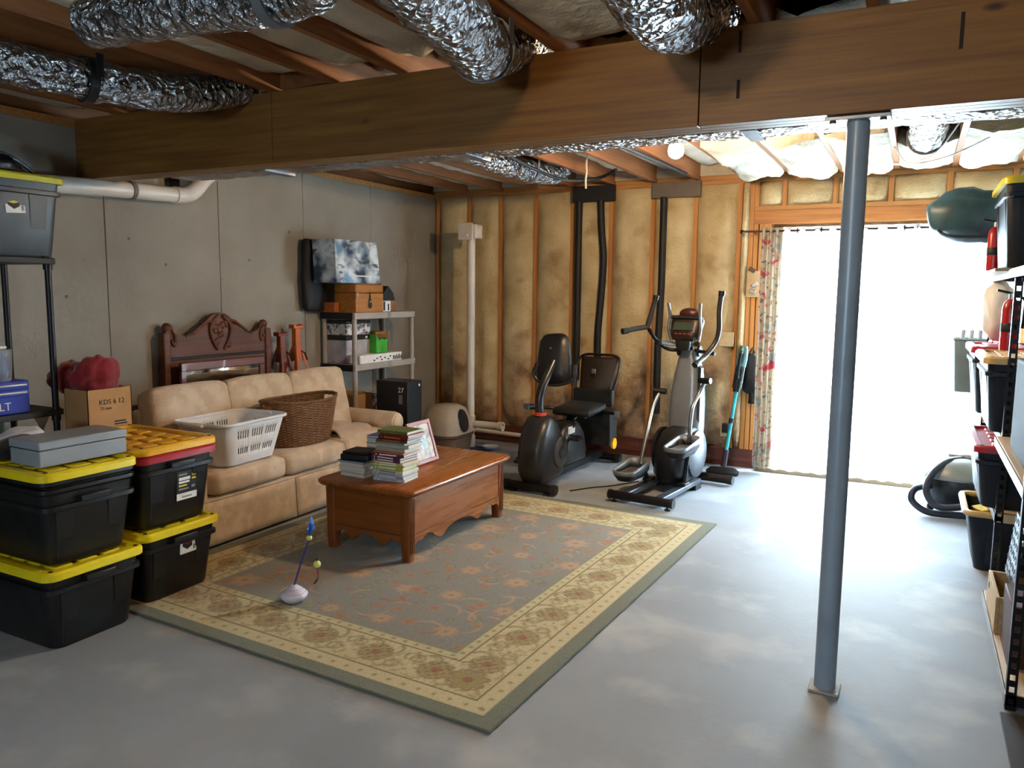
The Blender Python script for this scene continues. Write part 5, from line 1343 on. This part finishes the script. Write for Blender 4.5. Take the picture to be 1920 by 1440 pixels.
# ------------------------------------------------------------------ cordless stick vacuum leaning on the wall
sv = thing('stick_vacuum', 'teal and black cordless stick vacuum leaning beside the curtain', 'vacuum cleaner', (-1.425, 6.90, 0))
teal = mat('teal_metal', '#3fc2cc', rough=.25, metal=.4, col2='#33aeb8')
A = Vector((-.0, -.02, .06)); T = Vector((.095, .17, 1.12)); D = (T-A)
pt = lambda t: tuple(A+D*t)
MB().loft([rrect(.27, .10, .03, 0, 4, (.0, -.06)), rrect(.28, .11, .03, .03, 4, (.0, -.06)), rrect(.22, .08, .03, .055, 4, (0, -.05))]).build('floor_head', black_plastic, sv, ang=50)
MB().tube([pt(0), pt(.14)], .026, 12).build('neck', mat('plum_plastic', '#3a2636', rough=.4), sv)
MB().tube([pt(.14), pt(.36)], .0165, 12).build('wand_tube', teal, sv)
MB().tube([pt(.36), pt(.40)], .021, 12).build('wand_joint', black_plastic, sv)
MB().tube([pt(.40), pt(.64)], .0165, 12).build('wand_tube', teal, sv)
MB().tube([pt(.62), pt(.66)], .032, 12).build('wand_socket', black_plastic, sv)
MB().tube([pt(.65), pt(.84)], .043, 16).build('dust_cup', mat('smoked_plastic', '#33403f', rough=.15, col2='#1d2626', nscale=12), sv)
MB().tube([pt(.83), pt(.90), pt(.97), pt(1.0)], [.047, .05, .045, .034], 16).build('motor_body', mat('silver_teal', '#6f9a97', rough=.25, metal=.5), sv)
MB().tube(spline([pt(.96), tuple(A+D*.93+Vector((.0, -.085, .0))), tuple(A+D*.80+Vector((0, -.085, -.02))), pt(.72)], 5), .014, 8).build('grip_handle', black_plastic, sv)
# hanging black bag, wall plates
hgb = thing('hanging_bag', 'black cloth bag hanging on the studs behind the stick vacuum', 'bag', (-1.275, 7.17, .60))
cushion(.13, .06, .34, .03, .012, 6, .02, 2).build('bag_body', black_matte, hgb, loc=(0, 0, .26), ang=180)
heap(.02, 0, 0, .04, .025, .13, 3).build('bag_tail', black_matte, hgb, ang=180)
MB().tube(spline([(-.03, 0, .42), (0, .01, .50), (.03, 0, .42)], 4), .006, 6).build('bag_loop', black_matte, hgb)
jb = thing('junction_plate', 'cream square junction cover plate on the stud by the insulation', 'wall plate', (-1.505, 7.165, 1.17))
B(-.065, .065, -.012, .02, -.065, .065).build('plate', cream_plastic, jb, bevel=.004)
for x, z in ((-.03, .02), (.03, .02), (0, -.03)): MB().lathe([(.004, 0), (.004, .003)], 8, axis='y', c=(x, -.0145, z)).build('screw', galv, jb)
ot = thing('wall_outlet', 'small outlet with black plug low on the insulated wall', 'outlet', (-1.475, 7.17, .33))
B(-.05, .04, -.01, .02, -.05, .03).build('plate', cream_plastic, ot, bevel=.003)
B(-.03, .03, -.05, -.01, -.01, .075).build('plug', black_plastic, ot, bevel=.006)
tp = thing('tool_holder', 'cream board with metal clips fixed to the door stud', 'tool holder', (-1.295, 7.19, 1.68))
B(-.06, .06, -.012, .012, -.13, .10).build('board', mat('cream_board', '#cdb48c', rough=.7), tp, bevel=.003)
for x, z, a in ((-.015, .11, .5), (.015, -.02, -.6), (.0, -.08, .3)):
    MB().obox((x, -.024, z), (.055, .022, .035), (0, a, 0)).build('metal_clip', galv if z < .1 else mat('dark_clip', '#4a4540', rough=.4, metal=.5), tp, bevel=.004)
MB().tube([(-.02, -.02, -.03), (.03, -.025, .0)], .006, 6).build('hook', galv, tp)
tag(MB().tube(spline([(-2.36, 5.62, .006), (-2.25, 5.80, .006), (-2.12, 5.95, .006), (-1.98, 6.20, .006)], 6), .005, 6).build('power_cord', black_matte), 'thin black power cord lying between the bike and the elliptical trainer', 'cord')
# ------------------------------------------------------------------ curtains
cu = thing('curtain_rod', 'dark bronze curtain rod with ball end above the patio door', 'curtain rod', (-.3, 7.06, 2.115))
bz = mat('bronze', '#3f2c22', rough=.35, metal=.6)
MB().tube([(-1.08, 0, 0), (1.05, 0, 0)], .0085, 10).build('rod', bz, cu)
MB().ball((-1.09, 0, 0), .018, 12, 8).build('finial', bz, cu)
for x in (-.99, .30, 1.02): MB().tube([(x, 0, 0), (x, .10, -.01), (x, .149, -.01)], .007, 8).build('bracket', bz, cu)
def curtain_mat(name, kind):
    m = bpy.data.materials.new(name); m.use_nodes = True; N = m.node_tree.nodes; L = m.node_tree.links
    N.remove(N['Principled BSDF'])
    tr = N.new('ShaderNodeBsdfTransparent'); tl_ = N.new('ShaderNodeBsdfTranslucent'); df = N.new('ShaderNodeBsdfDiffuse')
    a = N.new('ShaderNodeMixShader'); b = N.new('ShaderNodeMixShader')
    if kind == 'sheer':
        tl_.inputs[0].default_value = (.92, .94, .95, 1); df.inputs[0].default_value = (.85, .86, .87, 1); a.inputs[0].default_value = .25; b.inputs[0].default_value = .8
        tc = N.new('ShaderNodeTexCoord'); n = N.new('ShaderNodeTexNoise'); n.inputs['Scale'].default_value = 60; L.new(tc.outputs['Object'], n.inputs['Vector'])
        mr = N.new('ShaderNodeMapRange'); mr.inputs['To Min'].default_value = .74; mr.inputs['To Max'].default_value = .90; L.new(n.outputs['Fac'], mr.inputs['Value']); L.new(mr.outputs[0], b.inputs[0])
    else:
        tc = N.new('ShaderNodeTexCoord'); mp = N.new('ShaderNodeMapping'); mp.inputs['Scale'].default_value = (1, .25, 1)
        L.new(tc.outputs['Object'], mp.inputs[0])
        base = None; col = lin('#bfb3a0')
        prev = N.new('ShaderNodeRGB'); prev.outputs[0].default_value = col; sock = prev.outputs[0]
        for sc, lo, hi, c, off in ((9, .58, .63, '#b8525c', (0, 0, 0)), (8, .60, .64, '#9a9d98', (4, 2, 7)), (14, .61, .65, '#a8907a', (8, 1, 3)), (30, .60, .66, '#7a706a', (2, 9, 5))):
            n = N.new('ShaderNodeTexNoise'); n.inputs['Scale'].default_value = sc; n.inputs['Detail'].default_value = 1.5
            m2 = N.new('ShaderNodeMapping'); m2.inputs['Location'].default_value = off; L.new(mp.outputs[0], m2.inputs[0]); L.new(m2.outputs[0], n.inputs['Vector'])
            mr = N.new('ShaderNodeMapRange'); mr.inputs['From Min'].default_value = lo; mr.inputs['From Max'].default_value = hi; L.new(n.outputs['Fac'], mr.inputs['Value'])
            mx = N.new('ShaderNodeMix'); mx.data_type = 'RGBA'; mx.inputs['B'].default_value = lin(c); L.new(mr.outputs[0], mx.inputs['Factor']); L.new(sock, mx.inputs['A']); sock = mx.outputs['Result']
        L.new(sock, tl_.inputs[0]); L.new(sock, df.inputs[0]); a.inputs[0].default_value = .93; b.inputs[0].default_value = 1.0
    L.new(tl_.outputs[0], a.inputs[1]); L.new(df.outputs[0], a.inputs[2]); L.new(tr.outputs[0], b.inputs[1]); L.new(a.outputs[0], b.inputs[2])
    L.new(b.outputs[0], N['Material Output'].inputs[0])
    return m
sheer = curtain_mat('sheer_voile', 'sheer'); floral = curtain_mat('floral_cotton', 'floral')
def panel(name, label, x0, x1, folds, amp, m, seed, z0=.048, flare=0.0, ring_x=()):
    t = thing(name, label, 'curtain', ((x0+x1)/2, 7.06, 0))
    w_ = x1-x0
    def fn(u, v):
        z = z0+(2.145-z0)*v
        a = amp*(1-.25*v)*math.sin(u*folds*2*PI+seed+.6*nz(u*6, v*2, seed))+.012*nz(u*9, v*3, seed)
        x = (u-.5)*w_*(1-.02*v) + flare*(1-v)*(u-.5) + .01*nz(u*5+seed, v*4)
        return (x, a, z+(.006*nz(u*12, seed) if v == 0 else 0))
    MB().grid(fn, int(folds*12), 28).build('fabric', m, t, ang=180)
    for x in ring_x:
        MB().tube([(x-(x0+x1)/2, .019*math.cos(q), 2.115+.019*math.sin(q)) for q in [2*PI*k/16 for k in range(16)]], .005, 6, closed=True, caps=False).build('grommet', bz, t)
    return t
panel('floral_curtain', 'cream curtain panel with red and grey flowers at the rod end', -1.235, -1.04, 3.5, .035, floral, 1.0, flare=-.04)
panel('sheer_curtain', 'white sheer curtain panel left of the steel post', -1.07, -.27, 6.5, .028, sheer, 2.0, ring_x=(-.93, -.74))
panel('sheer_curtain', 'white sheer curtain panel between the post and the shelves', -.29, .73, 8.5, .032, sheer, 4.0, ring_x=(-.12, -.03, .15))

# ------------------------------------------------------------------ canister vacuum
cv = thing('canister_vacuum', 'grey and black canister vacuum with coiled hose near the patio door', 'vacuum cleaner', (.34, 6.50, 0), .1)
vac_d = mat('vac_charcoal', '#23282d', rough=.35, col2='#1c2125'); vac_g = mat('vac_grey', '#8e9694', rough=.3, col2='#808886')
def oval(rx, ry, z, cx=0, n=28): return [(cx+rx*math.cos(2*PI*k/n), ry*math.sin(2*PI*k/n), z) for k in range(n)]
MB().loft([oval(.15, .15, .06), oval(.20, .19, .10), oval(.215, .20, .24), oval(.21, .195, .255)]).build('tank', vac_d, cv, ang=50)
MB().loft([oval(.215, .20, .256), oval(.225, .21, .265), oval(.22, .205, .29), oval(.17, .16, .37), oval(.10, .10, .405), oval(.02, .02, .415)]).build('hood', vac_g, cv, ang=60)
MB().loft([oval(.10, .05, .37, .05), oval(.12, .055, .40, .05), oval(.11, .045, .43, .05), oval(.03, .02, .44, .05)]).build('carry_handle', vac_g, cv, ang=50)
for a in (.4, 1.9, 3.5, 5.2):
    MB().ball((.17*math.cos(a), .16*math.sin(a), .035), .035, 12, 8, sq=(.8, .8, 1)).build('caster', black_plastic, cv)
    MB().tube([(.17*math.cos(a), .16*math.sin(a), .05), (.16*math.cos(a), .15*math.sin(a), .11)], .02, 8).build('caster_leg', vac_g, cv)
MB().tube(spline([(.04, -.03, .40), (-.08, -.10, .385), (-.18, -.18, .30), (-.215, -.23, .18), (-.14, -.28, .09), (.04, -.30, .12), (.16, -.29, .18), (.26, -.26, .22)], 8), .024, 12).build('hose', mat('hose_blue_black', '#2a3344', rough=.4), cv)
MB().tube(spline([(-.17, -.10, .20), (-.28, -.17, .18), (-.30, -.20, .10), (-.20, -.24, .035), (-.02, -.26, .035), (.12, -.24, .035)], 8), .024, 12).build('hose_tail', mat('hose_blue_black', '#2a3344'), cv)
MB().tube([(.12, .02, .36), (.15, .08, .62), (.17, .13, .92)], .016, 10).build('wooden_wand', wood('broom_wood', '#b08a5e', '#92703f', 'z'), cv)

# ------------------------------------------------------------------ black slotted shelving on the right
def slotted(parent, x, y, z0, z1, flip=1, w_=.036, pitch=.048):
    """L-shaped slotted angle post, real holes in the flange that faces the viewer"""
    m = MB(); t = .0025
    m.box(x, x+.009, y, y+t, z0, z1).box(x+w_-.009, x+w_, y, y+t, z0, z1)
    n = int((z1-z0)/pitch)
    for k in range(n+1):
        a = z0+k*pitch; m.box(x+.009, x+w_-.009, y, y+t, a, min(a+pitch*.52, z1))
    m.box(x, x+t, y+t, y+w_, z0, z1)
    return m.build('slotted_post', black_metal, parent, smooth=False)
rks = thing('slotted_shelving', 'tall black slotted steel shelving with board decks near the viewer', 'shelf', (.40, 3.40, 0))
for x, y in ((0.0, 0.0), (.40, 0.0), (.40, 1.17)): slotted(rks, x, y, 0, 1.86)
deckw = wood('deck_board', '#c9b79c', '#b39f82', 'y', rough=.6)
for z in (.05, .86, 1.70):
    B(.004, .43, .004, 1.20, z, z+.016).build('deck_board', deckw, rks, bevel=.002)
    for x in (-.003, .436): B(x, x+.003, .0, 1.21, z-.03, z+.012).build('side_beam', mat('beam_grey', '#b9bcc0', rough=.4, metal=.3), rks, smooth=False)
    for y in (.003, 1.203): B(.0, .436, y-.003, y, z-.03, z+.012).build('end_beam', black_metal, rks, smooth=False)
rk2 = thing('slotted_shelving', 'second black slotted steel shelving further toward the patio door', 'shelf', (.37, 4.62, 0))
for y in (0.0, 1.38):
    for x in (.06, .42): slotted(rk2, x, y, 0, 1.72)
for z in (.455, .86, 1.705):
    B(.062 if z < 1 else -.03, .45, .004, 1.41, z, z+.016).build('deck_board', deckw, rk2, bevel=.002)
    for x in (.057, .456): B(x, x+.003, .0, 1.42, z-.03, z+.012).build('side_beam', black_metal, rk2, smooth=False)
    for y in (.003, 1.413): B(.06, .456, y-.003, y, z-.03, z+.012).build('end_beam', black_metal if z > 1 else deckw, rk2, smooth=False)
navy_plastic = mat('navy_plastic', '#1b2430', rough=.5, col2='#151d28', spec=.3)
tan_plastic = mat('tan_plastic', '#d8b878', rough=.45, col2='#c9a866')
GR = 'dark totes on the steel shelving'
tote('dark tote with yellow lid on the top deck beside the post', (.605, 5.00, 1.722), PI/2, L=.66, W=.50, H=.45, body=navy_plastic, group=GR)
tote('dark tote with tan lid on the middle deck of the steel shelving', (.585, 5.00, .877), PI/2, L=.66, W=.50, H=.39, body=navy_plastic, lid=tan_plastic, group=GR)
tote('dark tote with red lid on the far end of the middle deck', (.565, 5.68, .877), PI/2, L=.60, W=.50, H=.40, body=navy_plastic, lid=red_plastic, group=GR)
tote('dark tote with red lid on the low deck above the yellow rimmed tote', (.575, 5.05, .472), PI/2, L=.74, W=.50, H=.33, body=navy_plastic, lid=red_plastic, group=GR)
# open tote with yellow rim on the floor
yt = thing('open_tote', 'dark open tote with yellow rim holding sponges on the floor', 'storage tote', (.565, 5.36, 0), 0, GR)
MB().loft([rrect(.34, .44, .05, 0), rrect(.45, .52, .05, .33), rrect(.44, .51, .05, .33), rrect(.33, .43, .05, .012)], True, True).build('bin_body', navy_plastic, yt, ang=30)
MB().tube([Vector(p) for p in rrect(.47, .53, .05, .34, 6)], .019, 8, closed=True, caps=False).build('rim', tan_plastic, yt)
for k in range(6):
    rr = random.Random(k+40)
    MB().obox((rr.uniform(-.10, .10), rr.uniform(-.16, .16), .27+.012*k), (.12, .16, .03), (rr.uniform(-.3, .3), rr.uniform(-.3, .3), rr.uniform(0, 3))).build('sponge', mat('yellow_sponge', '#cbb354', rough=.95, col2='#b59c3d', nscale=40), yt, bevel=.006)
B(-.14, .14, -.2, .2, .05, .26).build('filling', mat('folded_cloth', '#8f8a70', rough=.95), yt, bevel=.02)
for s_ in (-1, 1):
    for x in (-.1, .1): B(x-.02, x+.02, s_*.238-.012, s_*.238+.012, .04, .31).build('side_rib', navy_plastic, yt, smooth=False)

tb2 = thing('tent_bag', 'dark teal nylon bag lying across the top deck end', 'bag', (.36, 5.60, 1.722))
tealn = mat('teal_nylon', '#3b606c', rough=.45, col2='#2a4753', nscale=7)
cushion(.60, .24, .26, .09, .03, 9, .03, 4).build('bag_body', tealn, tb2, loc=(.0, .02, .345), ang=180)
MB().tube(spline([(-.28, .02, .30), (-.22, -.12, .22), (.05, -.14, .21), (.2, -.12, .24)], 5), .010, 8).build('bag_strap', mat('navy_strap', '#1a2236', rough=.6), tb2)
B(.04, .30, -.09, .15, 0, .205).build('cushion_block', mat('dark_card', '#2a2a30', rough=.7), tb2, bevel=.01)
def extinguisher(label, loc, s=1.0):
    t = thing('fire_extinguisher', label, 'fire extinguisher', loc, 0, 'red cylinders on the steel shelving')
    rd = mat('extinguisher_red', '#b3202a', rough=.3, col2='#9c1a24')
    MB().lathe([(.01, 0), (.040*s, .006), (.042*s, .02), (.042*s, .22*s), (.036*s, .25*s), (.018*s, .27*s)], 20).build('cylinder', rd, t)
    MB().lathe([(.0425*s, .10*s), (.0432*s, .101*s), (.0432*s, .145*s), (.0425*s, .146*s)], 20).build('label_band', black_ink, t)
    MB().lathe([(.016*s, .265*s), (.016*s, .30*s)], 10).build('valve', galv, t)
    MB().obox((-.025*s, 0, .305*s), (.09*s, .02*s, .012*s), (0, .25, 0)).build('lever', black_metal, t, bevel=.002)
    MB().tube(spline([(.015*s, -.01, .285*s), (.055*s, -.02, .26*s), (.052*s, -.02, .12*s)], 4), .007*s, 8).build('hose', black_plastic, t)
    return t
extinguisher('red fire extinguisher on the upper deck of the near shelving', (.44, 4.80, 1.2965))
extinguisher('orange red cylinder beside the teal bag on the top deck', (.385, 5.37, 1.722), .95)
pb = thing('plastic_bag', 'pale plastic bag hanging between the shelves and the patio door', 'bag', (.40, 5.92, 1.30))
cushion(.14, .20, .36, .06, .02, 7, .03, 8).build('bag_body', mat('milky_plastic', '#f0f1ee', rough=.4, col2='#e4e5e0', nscale=9), pb, loc=(.06, -.03, .19), ang=180)
wb2 = thing('waste_basket', 'grey green plastic waste basket hooked on the shelving end', 'waste basket', (.34, 6.155, .93))
wg = mat('grey_green_plastic', '#84979a', rough=.45, col2='#76898c')
MB().loft([rrect(.15, .15, .03, 0), rrect(.20, .20, .035, .36), rrect(.19, .19, .035, .36), rrect(.14, .14, .03, .01)]).build('bucket', wg, wb2, ang=40)
MB().tube([Vector(p) for p in rrect(.205, .205, .035, .36, 5)], .007, 8, closed=True, caps=False).build('rim', wg, wb2)
for k in range(3): MB().tube([(-.05+.05*k, -.03, .30), (-.04+.05*k, .0, .42)], .014, 8).build('rolled_item', mat('grey_roll', '#9aa3a8', rough=.5), wb2)
B(.06, .10, -.08, -.06, .30, .37).build('hook', galv, wb2, smooth=False)
# low clutter on the near shelving
cr_ = thing('wooden_crate', 'pale wooden crate with hand hole on the lowest near deck', 'crate', (.55, 4.20, .067))
crw = wood('crate_pine', '#c2a67c', '#a88a5e', 'y', rough=.7)
for x in (-.14, .14): B(x-.008, x+.008, -.20, .20, 0, .17).build('crate_side', crw, cr_, bevel=.002)
for y in (-.192, .192):
    B(-.132, .132, y-.008, y+.008, 0, .06).build('crate_end', crw, cr_, bevel=.002); B(-.132, .132, y-.008, y+.008, .11, .17).build('crate_end', crw, cr_, bevel=.002)
    for x in (-.09, .09): B(x-.042, x+.042, y-.008, y+.008, .06, .11).build('crate_end', crw, cr_, smooth=False)
B(-.132, .132, -.184, .184, 0, .008).build('crate_floor', crw, cr_, smooth=False)
MB().lathe([(.016, 0), (.016, .002)], 12, axis='x', c=(-.1495, .12, .12)).build('hand_hole', black_matte, cr_)
tag(B(-.13, .14, -.15, .15, 0, .26).build('cardboard_box', mat('dark_brown_card', '#4e2f26', rough=.7), bevel=.004, loc=(.555, 3.80, .067)), 'dark brown carton beside the pale crate on the lowest deck', 'box')
dp = thing('tread_plate', 'silver diamond tread plate leaning on the near shelving', 'metal sheet', (.475, 4.26, .24))
dpm = mat('tread_metal', '#a8b2ba', rough=.3, metal=.8, col2='#8b959d', nscale=30)
B(-.003, .003, -.17, .17, 0, .30).build('sheet', dpm, dp, smooth=False, rot=(0, .10, 0))
for i in range(7):
    for j in range(6):
        MB().obox((-.0045, -.15+.05*i, .03+.048*j), (.004, .030, .008), ((.8 if (i+j) % 2 else -.8), 0, 0)).build('tread_lug', dpm, dp, smooth=False, rot=(0, .10, 0))
tag(B(-.13, .24, -.36, .36, 0, .42).build('grey_case', mat('grey_case_plastic', '#1c2430', rough=.75, spec=.2), bevel=.012, loc=(.56, 3.90, .878)), 'dark grey plastic case on the middle deck of the near shelving', 'case')
tag(B(-.3, .3, -.5, .46, 0, .008).build('dark_sheet', mat('sheet_brown', '#2e2521', rough=.8, col2='#251d1a'), bevel=.002, loc=(.68, 2.90, 0)), 'thin dark brown sheet on the floor before the shelving', 'mat')  # thin dark brown sheet laid flat in front of the shelving
